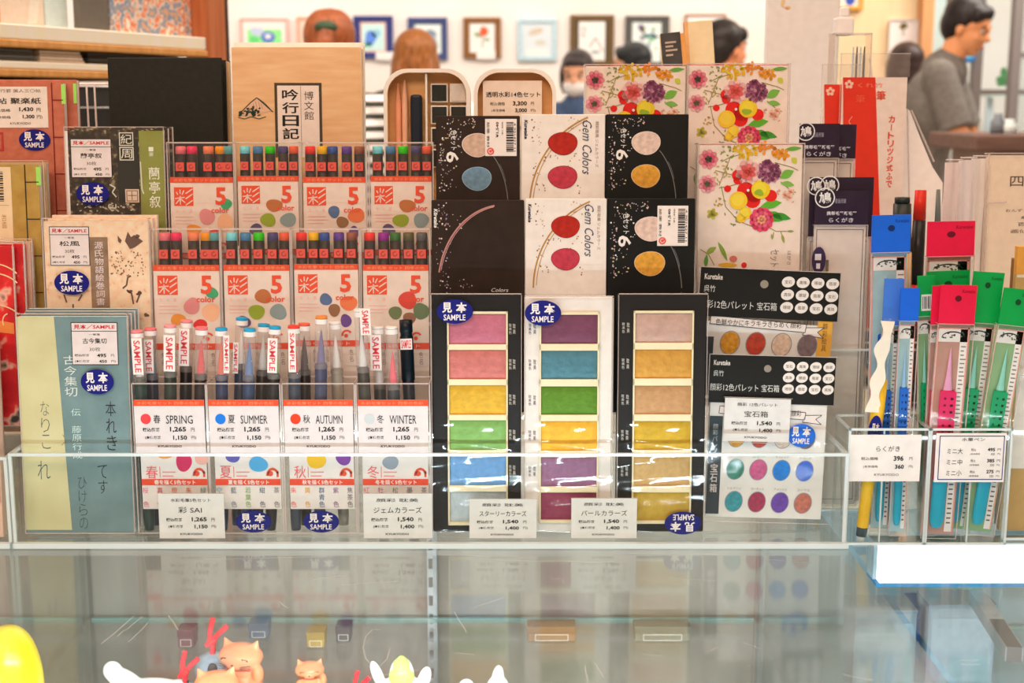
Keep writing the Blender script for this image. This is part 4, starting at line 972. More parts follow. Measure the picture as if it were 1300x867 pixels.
# dark brown pad with an olive strip
cov_b = two_tone('dark_speckled_cover', [(.45, (54, 42, 32)), (.58, (84, 66, 48)), (.66, (176, 142, 106))], 150, .55)
def pr(m, p):
    m.q(84, 166, 88, 300, PAGE, 1); m.q(178, 166, 209, 300, M((142, 134, 62), .5, 'olive_strip', var=.08), 1)
    m.q(150, 176, 177, 258, ink(52, 46, 38), 1)
    sample_label(m, 91, 176, 143, 225.5, '蘭亭叙', 2)
    for y, ch in ((168, '紀'), (186.5, '周')):
        m.frame(153, y, 171, y + 17, 1.2, ink(226, 204, 180), 2); m.txt(ch, 155, y + 2.5, 169, y + 14.5, ink(232, 210, 186), 2)
    m.q(158.5, 240, 176, 257, ink(226, 184, 156), 2); m.frame(160, 241.5, 174.5, 255.5, 1, ink(130, 90, 70), 3); m.line([(162, 248), (173, 248)], 1, ink(130, 90, 70), 3); m.line([(167, 243), (167, 254)], 1, ink(130, 90, 70), 3)
    m.vtxt('蘭亭叙', 189, 211, 203, 265, ink(236, 220, 190), 2, .005); m.vtxt('一筆', 190, 186, 196, 199, ink(236, 220, 190), 2)
    rr = random.Random(8)
    for _ in range(34): m.ell(96 + rr.random() * 74, 258 + rr.random() * 10, rr.uniform(.8, 2.6), rr.uniform(.6, 1.4), ink(200, 176, 150), 1, rr.random() * 3, 7)
    for pts in ([(139, 234), (146, 238), (142, 244), (147, 250)], [(137, 260), (137, 264), (146, 264), (146, 259)], [(179, 205), (180, 240), (182, 246)]): m.line(pts, 1.6, ink(216, 196, 170), 2)
p = pad_stack('paper_pad', 'paper pad', ('dark brown paper pad with olive title strip, below the black book', 'white-edged pad stacked directly behind the dark brown pad'), 'dark brown pads', 85.5, 165, 209, 1.3915, RC, 3, .0066, 5.5, 2, cov_b, pr)
sticker(p, 97, 231, 139, 260.5, front=-.0026)

# ------------------------------------------------------------------ thread-bound notebooks in the left-end tray
LB, LC, LD = RB - .01, RC - .02, RD - .03
def bound_book(label, x0, yt, x1, Y, zb, cover, thread, tx, d=.012, tab=None, extra=None, edge_n=1, group='thread-bound notebooks at the left edge', name='bound_notebook', cat='notebook'):
    p = Prod(name, label, cat, x0, yt, x1, Y, zb, d, group)
    W, H = p.w / 2, p.h
    m = p.mb(); m.box(-W + .0006, W - .0004, .001, d - .001, .0005, H - .0006, PAGE); m.build('pages', p.o)
    m = p.mb(); m.box(-W, W, 0, .001, 0.0002, H, cover); m.box(-W, W, d - .001, d, 0.0002, H, cover)
    if extra: extra(m, p)
    m.build('cover', p.o)
    if tx:
        m = p.mb(-.0004); yb = yt + H / p.sz
        m.line([(tx, yt), (tx, yb)], 1.4, thread, 0)
        k = yt + 22
        while k < yb: m.line([(tx, k), (x1, k)], 1.2, thread, 0); k += 47
        m.build('binding_thread', p.o)
    if tab:
        m = MB(p.mp, -.0002); u0, z1 = p.mp(tab[0], tab[1]); u1, z0 = p.mp(tab[2], tab[3]); m.box(u0, u1, -.0006, -.0002, z0, z1, plastic(170, 226, 96)); m.build('index_tab', p.o)['label'] = 'lime green index tab'
    return p
def pr(m, p):
    a, zt = p.mp(-40, 110); b, zl = p.mp(62, 162); m.box(a, b, -.0008, 0, zl, zt, paper(238, 206, 186)); f = m.front; m.front = -.0008
    m.txt('奥帖 五行罫 美人三〇帖', -20, 113, 54, 117.5, ink(120, 90, 80), 1); m.txt('俳句帖 聚楽紙', -28, 124, 54, 132, BLK, 1, 0, .01)
    m.txt('税込価格', -10, 138, 15, 142, BLK, 1); m.txt('1,430', 26, 136, 44, 142, BLK, 1, 0, .03); m.txt('円', 48, 137, 53, 142, BLK, 1); m.txt('(本体価格', -10, 147, 15, 151, BLK, 1); m.txt('1,300', 30, 145.5, 45, 151, BLK, 1, 0, .03); m.txt('円)', 48, 146, 55, 151, BLK, 1); m.txt('KYUKYODO', 14, 155, 40, 158, BLK, 1)
    m.front = f
    m.frame(-20, 168, 4, 192, 1.4, ink(190, 40, 40), 1); m.frame(-18, 170, 2, 190, .8, ink(190, 40, 40), 1)
red_brown = two_tone('red_brown_cloth', [(.3, (186, 92, 64)), (.7, (206, 110, 82))], 120)
p = bound_book('red-brown thread-bound notebook with a price label and oval sticker, at the far left', -50, 105, 82, 1.428, LD, red_brown, ink(130, 24, 24), 68, .012, (80, 107, 85, 132), pr)
m = p.mb(-.0012); oval(m, 24, 164, 64, 191, 0); m.build('sample_sticker', p.o)['label'] = 'blue oval sample sticker'
bound_book('red-brown notebook directly behind the one with the price label', -40, 101, 99, 1.442, LD, red_brown, ink(130, 24, 24), None, .010, (95, 106, 99, 131))
def pr(m, p):
    m.q(-30, 212, 16, 320, paper(246, 200, 156), 1)
    y = 218; rr = random.Random(3)
    while y < 256:
        t = rr.choice((.8, 1.4, 2)); m.q(0, y, 6, y + t, BLK, 2); y += t + rr.choice((1, 1.6))
    m.q(0, 260, 12, 260.8, ink(190, 150, 110), 2); m.txt('和綴', 2, 272, 8, 290, ink(190, 130, 80), 2, 1)
p = bound_book('tan thread-bound notebook with a barcode slip and green tab', -60, 209, 51, 1.381, LC, two_tone('tan_cloth', [(.3, (178, 128, 52)), (.7, (198, 150, 72))], 60), ink(44, 40, 34), 34, .012, (48, 212, 54, 235), pr)
m = MB(); m.plates(-p.w / 2, p.w / 2 + .006, -.002, .014, 0.0004, p.h + .004, .0008, FILM, CASEPL_EDGE, 'fr'); m.build('clear_sleeve', p.o)
bound_book('tan notebook directly behind the one with the barcode slip', -60, 206, 61, 1.397, LC, paper(206, 160, 110), None, None, .008)
# red pattern notebooks
red_pat = two_tone('red_floral_paper', [(.40, (206, 20, 26)), (.56, (232, 40, 38)), (.62, (246, 170, 140)), (.70, (60, 50, 46))], 42, .5, detail=2.5)
def pr(m, p):
    for y in (340, 352, 392): m.arc(-12, y + 20, 40, 26, 250, 330, 1.6, ink(240, 196, 140), 2)
    m.arc(10, 408, 8, 10, 150, 260, 1.6, ink(240, 196, 140), 2); m.poly([(-20, 404), (16, 410), (16, 424), (-20, 420)], ink(240, 130, 60), 1)
for i, (xx, yy) in enumerate(((17, 313), (31, 310), (41, 307))):
    p = bound_book('red flower-patterned notebook at the left edge, frontmost of three' if i == 0 else ('red flower-patterned notebook, second of the three at the left edge' if i == 1 else 'pale-backed notebook behind the two red flower-patterned ones'), -90 + 8 * i, yy, xx, 1.334 + i * .0122, LB, red_pat if i < 2 else paper(230, 170, 140), None, None, .0095, None, pr if i == 0 else None, group='red patterned notebooks')
    m = MB(); W = p.w / 2; m.plates(-W, W + .002, -.0015, .0095, .0004, p.h + .003, .0010, FILM, CASEPL_EDGE, 'fr'); m.build('clear_sleeve', p.o)
# pale striped pads standing in the left tray, lowest row
for i in range(3):
    col = [(232, 178, 150), (240, 196, 168), (214, 150, 120)][i]
    p = Prod('notepad', ['pale peach notepad with a green corner, in the left-end tray', 'peach notepad second in the left-end tray', 'brownish notepad third in the left-end tray'][i], 'notepad', -90 + i * 6, 424 - i * 2, -5 + i * 1, 1.282 + i * .014, ZT, .011, 'notepads in the left-end tray')
    W, H = p.w / 2, p.h; m = p.mb(); m.box(-W, W, 0, .011, 0, H, paper(*col), .0006); m.build('pages', p.o)
    m = p.mb()
    for k in range(3): m.q(-5 + i - 2 - k * 2, 430, -5 + i - 1.2 - k * 2, 640, ink(200, 130, 100), 1)
    if i == 0: m.ell(-20, 446, 14, 18, ink(150, 186, 60), 2); m.line([(-26, 526), (-16, 520)], 1.5, BLK, 2)
    m.build('printed_cover', p.o)

# ------------------------------------------------------------------ books at the back of the tray
p = Prod('black_book', 'large black blank book standing behind the dark brown pads', 'book', 138, 73, 283, 1.462, RD, .022)
W, H = p.w / 2, p.h
m = p.mb(); m.box(-W + .001, W - .004, .002, .020, .001, H - .002, PAGE); m.build('pages', p.o)
m = p.mb(); blk = M((30, 28, 20), .5, 'black_cloth', var=.14, scale=140, bump=.12); m.box(-W, W, 0, .002, 0.0002, H, blk, .0008); m.box(-W, W, .020, .022, 0.0002, H - .001, blk); m.box(-W, -W + .002, .002, .02, .0002, H, blk); m.build('cover', p.o)
p = Prod('tan_book', 'tan-paged book peeking out behind the large black one', 'book', 150, 78, 291, 1.4885, RD, .012)
W, H = p.w / 2, p.h; m = p.mb(); m.box(-W, W, 0, .012, 0.0002, H, paper(226, 164, 108), .0006); m.build('pages', p.o)
m = p.mb(); m.box(-W, W, .012, .0132, 0.0002, H + .001, blk); m.build('cover', p.o)
wood_p = two_tone('thin_cedar_cover', [(.3, (226, 160, 108)), (.52, (234, 172, 120)), (.7, (240, 184, 134))], 20, .55, vec=(1, 1, 6))
p = Prod('diary', 'cream wood-grain diary with a small mountain and a framed title', 'book', 295, 60, 459, 1.462, RD, .018, 'cream diaries')
W, H = p.w / 2, p.h
m = p.mb(); m.box(-W + .0008, W - .001, .0012, .0168, .0006, H - .0008, PAGE); m.build('pages', p.o)
m = p.mb(); m.box(-W, W, 0, .0012, 0.0002, H, wood_p); m.box(-W, W, .0168, .018, 0.0002, H, wood_p)
m.q(348.5, 105, 408.5, 200, ink(74, 58, 40), 1); m.q(352, 108.5, 405, 200, paper(240, 204, 184), 2); m.q(381.5, 109, 382.2, 200, ink(150, 120, 100), 3)
m.vtxt('吟行日記', 358, 112, 379, 178, ink(30, 28, 24), 3, .02); m.vtxt('博文館', 386, 115, 398, 153, ink(50, 46, 42), 3)
g = ink(46, 62, 48)
m.poly([(303, 146), (311, 137), (318, 130), (326, 124), (334, 131), (345, 141), (330, 143), (316, 147)], ink(232, 172, 136), 1)
m.line([(303, 145), (311, 137), (318, 130), (326, 124), (334, 131), (346, 142)], 1.3, g, 3)
rr = random.Random(6)
for _ in range(46):
    t = rr.random(); x = 303 + 27 * t; y = 147 - rr.random() * (4 + 13 * t * (1 if t < .75 else .5)); m.ell(x, y, rr.uniform(1, 2.6), rr.uniform(.7, 1.5), g, 2, rr.uniform(-.8, -.2), 8)
for x in (321, 324, 328, 331): m.line([(x, 127 + abs(x - 326) * .8), (x + 2, 138)], .5, ink(150, 110, 80), 2)
m.line([(302, 149), (310, 151), (318, 148), (328, 151), (337, 148)], 1.0, g, 1); m.line([(328, 125), (336, 131), (346, 142)], .9, g, 3)
m.build('cover', p.o)
p2 = Prod('diary', 'second cream diary, just its top showing behind the mountain diary', 'book', 298, 54, 462, 1.4815, RD, .016, 'cream diaries')
W, H = p2.w / 2, p2.h
m = p2.mb(); m.box(-W + .0008, W - .001, .001, .015, .0006, H - .0008, PAGE); m.build('pages', p2.o)
m = p2.mb(); m.box(-W, W, 0, .001, 0.0002, H, paper(250, 222, 192)); m.box(-W, W, .015, .016, 0.0002, H, paper(250, 222, 192)); m.build('cover', p2.o)

# ------------------------------------------------------------------ wooden watercolour set: open box and its lid
wood_o = two_tone('orange_box_wood', [(.3, (236, 158, 92)), (.7, (250, 178, 112))], 18, .45, vec=(1, 1, 5)); wood_l = two_tone('pale_box_rim', [(.3, (254, 226, 190)), (.7, (255, 236, 206))], 18, .45)
def rrect(x0, x1, z0, z1, r, n=7):
    pts = []
    for cx_, cz, a in ((x1 - r, z1 - r, 0), (x0 + r, z1 - r, 90)):
        for i in range(n + 1):
            t = math.radians(a + 90 * i / n); pts.append((cx_ + r * math.cos(t), cz + r * math.sin(t)))
    return pts + [(x0, z0), (x1, z0)]
def wood_shell(m, W, H, d, r, t):
    """A rounded shallow tray standing on edge: back board, rim wall, pale front edge."""
    o = rrect(-W, W, 0, H, r); i_ = rrect(-W + t, W - t, t, H - t, r - t * .6); n = len(o)
    m.add([(x, d, z) for x, z in o], [tuple(range(n))], wood_o); m.add([(x, d - .003, z) for x, z in i_], [tuple(range(n - 1, -1, -1))], wood_o)
    def strip(A, ya, B, yb, mm): m.add([(x, ya, z) for x, z in A] + [(x, yb, z) for x, z in B], [(k, (k + 1) % n, n + (k + 1) % n, n + k) for k in range(n)], mm)
    strip(o, 0, o, d, wood_l); strip(i_, 0, i_, d - .003, wood_o); strip(o, 0, i_, 0, wood_l)
p = Prod('watercolour_box', 'open wooden watercolour box with brushes, square pans and upright lid, behind the packs', 'paint box', 487, 87, 597, 1.47, RD, .026)
W, H = p.w / 2, p.h
m = p.mb(); wood_shell(m, W, H, .026, .026, .0042); m.build('box', p.o)
m = p.mb(); u0 = p.mp(541, 0)[0]; m.box(u0 - .001, u0 + .001, .004, .0228, .005, H - .005, wood_l); m.build('divider', p.o)
for i, (px0, px1, c, yt) in enumerate(((500, 508, (240, 150, 110), 104), (509, 516, (250, 170, 130), 100))):
    a, z1 = p.mp(px0, yt); b, _ = p.mp(px1, yt); m = MB(); m.tube([((a + b) / 2, .017, .012), ((a + b) / 2, .017, z1 - .02), ((a + b) / 2, .017, z1)], [.0032, .0034, .0012], plastic(*c, rough=.4), 10); m.build('brush', p.o)
a, z1 = p.mp(520, 119); b, _ = p.mp(535, 119); m = MB(); m.box(a, b, .010, .0215, .012, z1, plastic(38, 40, 48), .003, seg=2); m.build('sponge', p.o)
for r_ in range(4):
    for c_ in range(2):
        a, z1 = p.mp(546 + c_ * 24.5, 105 + r_ * 28); b, z0 = p.mp(568 + c_ * 24.5, 129 + r_ * 28)
        pc = (244, 210, 186) if (r_, c_) == (0, 1) else (44, 42, 34)
        m = MB(); m.box(a, b, .012, .022, z0, z1, wood_l, .0006); m.box(a + .0014, b - .0014, .0112, .0121, z0 + .0014, z1 - .0014, M(pc, .35, 'paint_cake', var=.2, bump=.3), .0004); m.build('paint_pan', p.o)
wb = p.o
p = Prod('lid', None, None, 601.5, 87, 706, 1.47, RD, .02)
bpy.context.view_layer.update()
p.o.parent = wb; p.o.matrix_parent_inverse = wb.matrix_world.inverted(); p.o['label'] = 'upright wooden lid with a price card inside'
W, H = p.w / 2, p.h
m = p.mb(); wood_shell(m, W, H, .02, .026, .0042); m.build('lid', p.o)
m = MB(p.mp, .004); a, z1 = p.mp(613, 102); b, z0 = p.mp(688, 160); m.box(a, b, .004, .0048, z0, z1, paper(244, 204, 178))
m.txt('透明水彩14色セット', 617, 116, 686, 123, BLK, 1, 0, .01); m.txt('税込価格', 622, 129, 641, 133.5, BLK, 1); m.txt('3,300', 651, 128, 669, 134.5, BLK, 1, 0, .03); m.txt('円', 674, 129, 678, 133, BLK, 1); m.txt('(本体価格', 624, 138, 641, 142, BLK, 1); m.txt('3,000', 654, 137, 669, 143, BLK, 1, 0, .03); m.txt('円)', 674, 138, 680, 142, BLK, 1)
m.build('price_card', p.o)
m = MB(); m.box(-.012, .012, .0115, .0168, .0045, p.mp(0, 160)[1] + .001, wood_l); m.build('card_rest', p.o)
# wire rack behind the pads
m = MB(); wr = paper(246, 222, 204); Yw = 1.50
zb_ = RD; zt = P(115, 107, Yw).z
for x in (72, 112, 122, 160): X_ = P(x, 150, Yw).x; m.tube([(X_, Yw, zb_ + .001), (X_, Yw, zt)], .0011, wr, 8)
for z in (zt, (zb_ + zt) / 2 - .02): m.tube([(P(72, 150, Yw).x, Yw, z), (P(160, 150, Yw).x, Yw, z)], .0011, wr, 8)
x0_ = P(72, 150, Yw).x; x1_ = P(160, 150, Yw).x
m.tube([(x0_, Yw - .012, zb_ + .002), (x0_, Yw + .05, zb_ + .002)], .0011, wr, 8); m.tube([(x1_, Yw - .0, zb_ + .002), (x1_, Yw + .05, zb_ + .002)], .0011, wr, 8)
tag(m.build('wire_rack'), 'thin white wire rack behind the red-brown notebooks', 'wire rack')
# ------------------------------------------------------------------ right end: acrylic holders with bagged pens
def holder(label, x0, x1, y0, y1, h, zb=GT, ribs=(), group=None):
    root = empty('acrylic_holder', label, 'acrylic holder', ((x0 + x1) / 2, y0, zb), group)
    W, D = (x1 - x0) / 2, y1 - y0
    m = MB(); m.plates(-W, W, 0, D, .001, h, .0022, ACRYL, ACRYL_EDGE, 'fblrd'); m.build('box', root)
    for rx in ribs:
        m = MB(); m.box(rx - (x0 + x1) / 2 - .0007, rx - (x0 + x1) / 2 + .0007, .0012, .003, .002, h - .002, ACRYL_EDGE); m.build('seam', root)
    return root
hold1 = holder('front acrylic holder with the 396 price card', HX0, HX1 - .001, 1.285, 1.345, HT, ribs=(P(1120, 615, 1.285).x,), group='acrylic pen holders')
hold2 = holder('front acrylic holder with the three-line framed price list', HX1 + .0008, HX2, 1.285, 1.345, HT, ribs=(P(1232, 615, 1.285).x,), group='acrylic pen holders')
def stuck_card(root, x0, y0, x1, y1, fn, Y=1.2838):
    A, B = P(x0, y0, Y), P(x1, y1, Y); O = Vector(root.location)
    mp = lambda px, py: (A.x - O.x + (px - x0) / (x1 - x0) * (B.x - A.x), A.z - O.z + (py - y0) / (y1 - y0) * (B.z - A.z))
    m = MB(mp, Y - O.y); m.box(A.x - O.x, B.x - O.x, Y - O.y, Y - O.y + .0006, B.z - O.z, A.z - O.z, paper(240, 230, 228)); fn(m); m.build('price_card', root)['label'] = 'white price card on the holder front'
def c1(m):
    m.txt('らくがき', 1112, 566, 1141, 573, BLK, 1); m.txt('税込価格', 1094, 580, 1115, 584, BLK, 1); m.txt('396', 1134, 578.5, 1146, 585, BLK, 1, 0, .03); m.txt('円', 1153, 580, 1157, 584, BLK, 1)
    m.txt('(本体価格', 1097, 590.5, 1115, 594, BLK, 1); m.txt('360', 1136, 589.5, 1147, 595, BLK, 1, 0, .03); m.txt('円)', 1153, 590.5, 1158, 594, BLK, 1); m.txt('KYUKYODO', 1111, 601, 1141, 604, BLK, 1)
stuck_card(hold1, 1080, 552, 1167, 611, c1)
def c2(m):
    m.frame(1193, 553, 1272, 609, 1, NAVY, 1); m.txt('水筆ペン', 1220, 555.5, 1248, 560, BLK, 1)
    for i, (n, a, b) in enumerate((('ミニ大', '495', '450'), ('ミニ中', '385', '350'), ('ミニ小', '275', '250'))):
        y = 569 + i * 14
        m.txt(n, 1203, y, 1222, y + 7, BLK, 1); m.txt('税込', 1232, y, 1238, y + 3.4, BLK, 1); m.txt(a, 1252, y - .6, 1261, y + 3.8, BLK, 1, 0, .03); m.txt('円', 1264, y, 1268, y + 3.2, BLK, 1)
        m.txt('(本体価格', 1231, y + 6, 1243, y + 8.6, BLK, 1); m.txt(b, 1256, y + 5.8, 1261, y + 8.8, BLK, 1); m.txt('円)', 1264, y + 6, 1268, y + 8.6, BLK, 1)
stuck_card(hold2, 1189, 550, 1274, 612, c2)
BACKC = {(18, 92, 176): (164, 180, 176), (14, 146, 88): (140, 164, 116), (222, 26, 84): (190, 134, 116)}
def pen_pack(label, x0, yt, x1, layer, bx, col, lab, hh=52, yaw=0.0, hole=True, barcode=False, Y0=1.2905, zb=GT + .0035, group='bagged water brushes', d=.0078, step=.0112, barrel=(34, 160, 180)):
    cx = (x0 + x1) / 2; Y = Y0 + layer * step
    roll = math.atan2(cx - bx, 668 - yt)
    p = Prod('water_brush_pack', label, 'pen pack', x0, yt, x1, Y, zb, d, group, roll=roll, lean=0.0, yaw=yaw)
    W, H = p.w / 2, p.h; s = p.sz
    mp = lambda a, b: (-W + a * 2 * W, H - b)     # a across 0..1, b metres down
    hd = hh * s
    hm = plastic(*col, rough=.32)
    m = MB(mp, 0); nn = 8
    # header: a folded card with a punched hang hole, a little bowed
    zs = [H - hd * i / 5 for i in range(6)]
    for k, yy in ((0, 0.0), (1, .0012)):
        m.box(-W, W, yy, yy + .0006, H - hd, H, hm)
    if hole and W > .012:
        m.ell(.5, .013, .09, .0030, M(tuple(max(0, int(v * .45)) for v in col), .5, 'hole'), 1)
        m.txt('Kuretake', .60, .004, .95, .0075, M(tuple(int(v * .6) for v in col), .5, 'ink'), 1)
    if barcode:
        m.q(.2, hd * .45, .8, hd * .85, ink(226, 240, 226), 1)
        for i in range(5): m.q(.28 + i * .1, hd * .5, .32 + i * .1 + (i % 2) * .02, hd * .8, BLK, 2)
    m.build('header_card', p.o)
    # backing card with outline and printed lines
    z1 = H - hd - .0003
    m = MB(mp, .0058); m.box(-W + .0012, W - .0012, .0058, .0062, .003, z1, paper(*BACKC[lab]))
    oc = ink(*lab)
    b0 = hd + .004; b1 = H - .006
    m.q(.70, b0, .93, b1, paper(240, 228, 220), 0); m.q(.07, b0, .93, b0 + .014, paper(238, 218, 204), 0)
    for a in (.06, .90): m.q(a, b0, a + .035, b1, M((236, 150, 130), .5, 'ink'), 1)
    m.q(.06, b0, .935, b0 + .0012, M((236, 150, 130), .5, 'ink'), 1)
    m.arc(.5, b0 + .010, .32, .006, 180, 360, .0012, BLK, 1)
    rr = random.Random(hash(label) % 999 if False else len(label))
    for i in range(16): m.ell(.2 + rr.random() * .6, b0 + .004 + rr.random() * .006, .03, .0008, ink(96, 110, 90), 1, 0, 8)
    y = b0 + .018
    while y < b1 - .06: m.q(.74, y, .74 + rr.uniform(.08, .16), y + .0012, ink(120, 116, 112), 1); y += .0042
    for i in range(14): m.q(.74, b1 - .075 + i * .005, .86, b1 - .0735 + i * .005, ink(90, 90, 96), 1)
    m.build('backing_card', p.o)
    # the pen itself
    r = .0030; wx = min(W * .42, .0085) / r; xc = -.10 * W; yc = .0032
    zt = z1 - .022; zl = .010
    zb_ = zl + (zt - zl) * .27; zc_ = zl + (zt - zl) * .76
    m = MB()
    m.lathe([(0, zl), (r * .6, zl + .001), (r * .9, zl + .006), (r, zl + .012), (r, zb_)], plastic(*barrel, rough=.2), 16, (xc, yc, 0), wx); m.lathe([(r, zb_), (r * 1.0, zb_ + .0005), (r * 1.0, zc_), (r * .8, zc_ + .001)], plastic(*lab), 16, (xc, yc, 0), wx)
    m.lathe([(r * .8, zc_), (r * .55, zc_ + .010), (r * .4, zc_ + .02), (r * .12, zt - .004), (0, zt)], plastic(*[int(v * .4 + 140) for v in lab], rough=.2), 14, (xc, yc, 0), wx * .8); m.build('brush', p.o)
    ha = W * .46
    m = MB(mp, .0000); m.box(xc - ha, xc + ha, .0000, .0002, zb_ + .004, zc_, plastic(*lab))
    for i in range(9):
        zz = H - zc_ + .006 + i * (zc_ - zb_ - .03) / 9; m.q(.5 + .02, zz, .5 + .10, zz + .0024, M(tuple(int(v * .35) for v in lab), .5, 'ink'), 1); m.q(.5 - .16, zz, .5 - .10, zz + .0020, M(tuple(int(v * .5) for v in lab), .5, 'ink'), 1)
    m.arc(.45, H - zb_ - .016, .14, .007, 200, 420, .0014, ink(240, 226, 226), 2); m.line([(.36, H - zb_ - .026), (.5, H - zb_ - .02), (.42, H - zb_ - .012)], .0016, ink(240, 226, 226), 2)
    m.build('printed_slip', p.o)
    m = MB(); m.plates(-W, W, -.0008, d - .0006, 0.0006, z1 + .001, .0007, FILM, CASEPL_EDGE, 'flr'); m.build('clear_bag', p.o)
    return p
BLU, GRN, RD_ = (30, 96, 206), (14, 150, 66), (232, 26, 62)
LB_, LG_, LR_ = (18, 92, 176), (14, 146, 88), (222, 26, 84)
pen_pack('blue-headed brush pack at the back of the left holder, its header widest', 1106, 273, 1155, 3, 1140, BLU, LB_, 48)
pen_pack('narrow blue-headed brush pack, right one of the two short blue packs', 1141, 366, 1165, 1, 1153, BLU, LB_, 42)
pen_pack('blue-headed brush pack beside the yellow sample pen', 1120, 354, 1145, 2, 1130, (70, 116, 196), LB_, 60)
pen_pack('red-headed brush pack at the back, tallest of the red ones', 1176, 281, 1236, 4, 1214, RD_, LR_, 45)
pen_pack('wide green-headed brush pack partly behind the front red packs', 1176, 344, 1230, 3, 1216, GRN, LG_, 36)
pen_pack('narrow green-headed brush pack with a barcode on its header', 1165, 350, 1187, 2, 1193, GRN, LG_, 52, barcode=True)
pen_pack('narrow red-headed brush pack just left of the frontmost red one', 1181, 363, 1200, 1, 1192, RD_, LR_, 50)
pen_pack('frontmost red-headed brush pack with a round hang hole', 1190, 362, 1236, 0, 1205, RD_, LR_, 50)
pen_pack('green-headed brush pack between the front red pack and the rightmost green one', 1229, 345, 1268, 1.2, 1226, GRN, LG_, 66)
pen_pack('rightmost green-headed brush pack, cut by the picture edge', 1265, 366, 1306, 0, 1254, GRN, LG_, 48)
# yellow sample pen with a sticker and a rippled paper strip
A = P(1094, 664, 1.299); B = P(1119, 482, 1.299); A.z = GT + .0045
root = empty('brush_pen', 'yellow sample brush pen with rippled white strip in the left holder', 'brush pen', A)
d = B - A; root.rotation_euler = (0, math.atan2(d.x, d.z), 0); L = d.length
m = MB(); m.lathe([(0, .0), (.0052, 0), (.0054, .009), (.0054, .0095)], plastic(66, 74, 76), 16); m.build('end_cap', root)
m = MB(); m.lathe([(.0054, .0095), (.0058, .012), (.0062, L * .6), (.0068, L - .03), (.006, L), (0, L)], plastic(250, 178, 40, rough=.28), 16); m.build('barrel', root)
m = MB(lambda a, b: (a, b), -.0066)
cz = L - .052
m.ell(-.002, cz, .0068, .017, NAVY, 0, n=24); m.txt('見本', -.0055, cz + .009, .0020, cz + .001, ink(245, 235, 230), 1, 0, .03); m.txt('SAMPLE', -.005, cz - .002, .0014, cz - .006, ink(245, 235, 230), 1)
m.build('sample_sticker', root)
m = MB(); pts = []
n = 26
vs, fs = [], []
for i in range(n + 1):
    t = i / n; z = L - .032 + t * .092; xx = -.0075 + .0010 * math.sin(t * 16) + t * .004; hw = .0056 + .0018 * math.sin(t * 19 + 1)
    vs += [(xx - hw, -.0085 + .002 * math.sin(t * 12), z), (xx + hw, -.0085 + .002 * math.sin(t * 12 + 1), z)]
for i in range(n): fs.append((2 * i, 2 * i + 1, 2 * i + 3, 2 * i + 2))
m.add(vs, fs, paper(246, 224, 190), True); m.add([(x, y + .0006, z) for x, y, z in vs], [f[::-1] for f in fs], paper(246, 224, 190), True); m.build('paper_strip', root)
m = MB(); m.lathe([(.0056, L + .0005), (.0054, L + .05), (.0050, L + .062), (0, L + .062)], CASEPL, 14); m.build('clear_cap', root)

# tall stand with bagged brush sets under dark purple headers
hx0, hx1 = RX1 + .004, P(1181, 443, 1.398).x
stand = holder('tall acrylic stand behind the front holders, holding the purple-headed bags', hx0, hx1, 1.398, 1.442, P(1100, 444, 1.398).z - GT)
PUR = M((50, 34, 46), .28, 'card', var=.15)
def pigeon(m, x, y, r, k=2):
    w_ = ink(232, 214, 204); m.arc(x, y, r, r, 0, 360, r * .13, w_, k, n=26); m.txt('鳩', x - r * .62, y - r * .62, x + r * .66, y + r * .64, w_, k, 0, .025)
def rak_pack(label, x0, yt, x1, Y, zb, hb, logos, lettering, pen=False):
    p = Prod('brush_bag', label, 'brush pack', x0, yt, x1, Y, zb, .007, 'purple-headed brush bags', lean=math.radians(1))
    W, H = p.w / 2, p.h
    zh = p.mp(0, hb)[1]
    m = p.mb(-.0008); m.box(-W, W, -.0008, 0, zh, H, PUR)
    for lx, ly, r in logos: pigeon(m, lx, ly, r)
    if lettering:
        lx, ly = lettering; wi = ink(220, 200, 200)
        m.txt('書画用筆', lx + 10, ly - 16, lx + 24, ly - 10, ink(170, 150, 160), 2); m.txt('携帯毛筆新毛筆', lx, ly, lx + 38, ly + 5, wi, 2, 0, .02); m.txt('らくがき', lx + 3, ly + 8, lx + 34, ly + 14, wi, 2, 0, .01)
    m.build('header_card', p.o)
    m = p.mb(.0032); m.box(-W + .001, W - .001, .0032, .0036, .001, zh, paper(236, 206, 188))
    yb = yt + H / p.sz
    m.frame(x0 + 4, hb + 6, x1 - 4, yb - 8, .9, ink(110, 84, 84), 1)
    m.build('backing_card', p.o)
    if pen:
        m = MB(p.mp, 0); a, z1 = p.mp(1052, 330); m.tube([(a, .0016, .01), (a, .0016, z1 - .012)], .0014, plastic(246, 170, 50), 10); m.tube([(a, .0016, z1 - .012), (a, .0016, z1)], .0014, plastic(80, 66, 50), 10); m.build('brush', p.o)
        m = p.mb(-.0012); m.ell(1040, 330, 9, 17, ink(60, 40, 70), 0); m.q(1035, 322, 1043, 330, ink(226, 206, 206), 1); m.q(1037, 334, 1042, 341, ink(226, 206, 206), 1); m.build('sample_sticker', p.o)
    m = MB(); m.plates(-W, W, -.0004, .0066, .0005, zh - .0004, .0008, HAZE_FILM, CASEPL_EDGE, 'flr'); m.build('clear_bag', p.o)
rak_pack('front purple-headed brush bag with round pigeon-character emblem', 1033, 242, 1101, 1.402, GT + .004, 285, [(1045, 251, 12)], (1048, 268), True)
rak_pack('purple-headed brush bag directly behind the front one', 1026, 225, 1107, 1.414, GT + .004, 300, [(1051, 235, 11.5), (1034, 236, 11)], None)
rak_pack('upper purple-headed brush bag beside the flower boxes', 1013, 157, 1064, 1.4492, RR1, 200, [(1021, 167, 11)], (1020, 184))
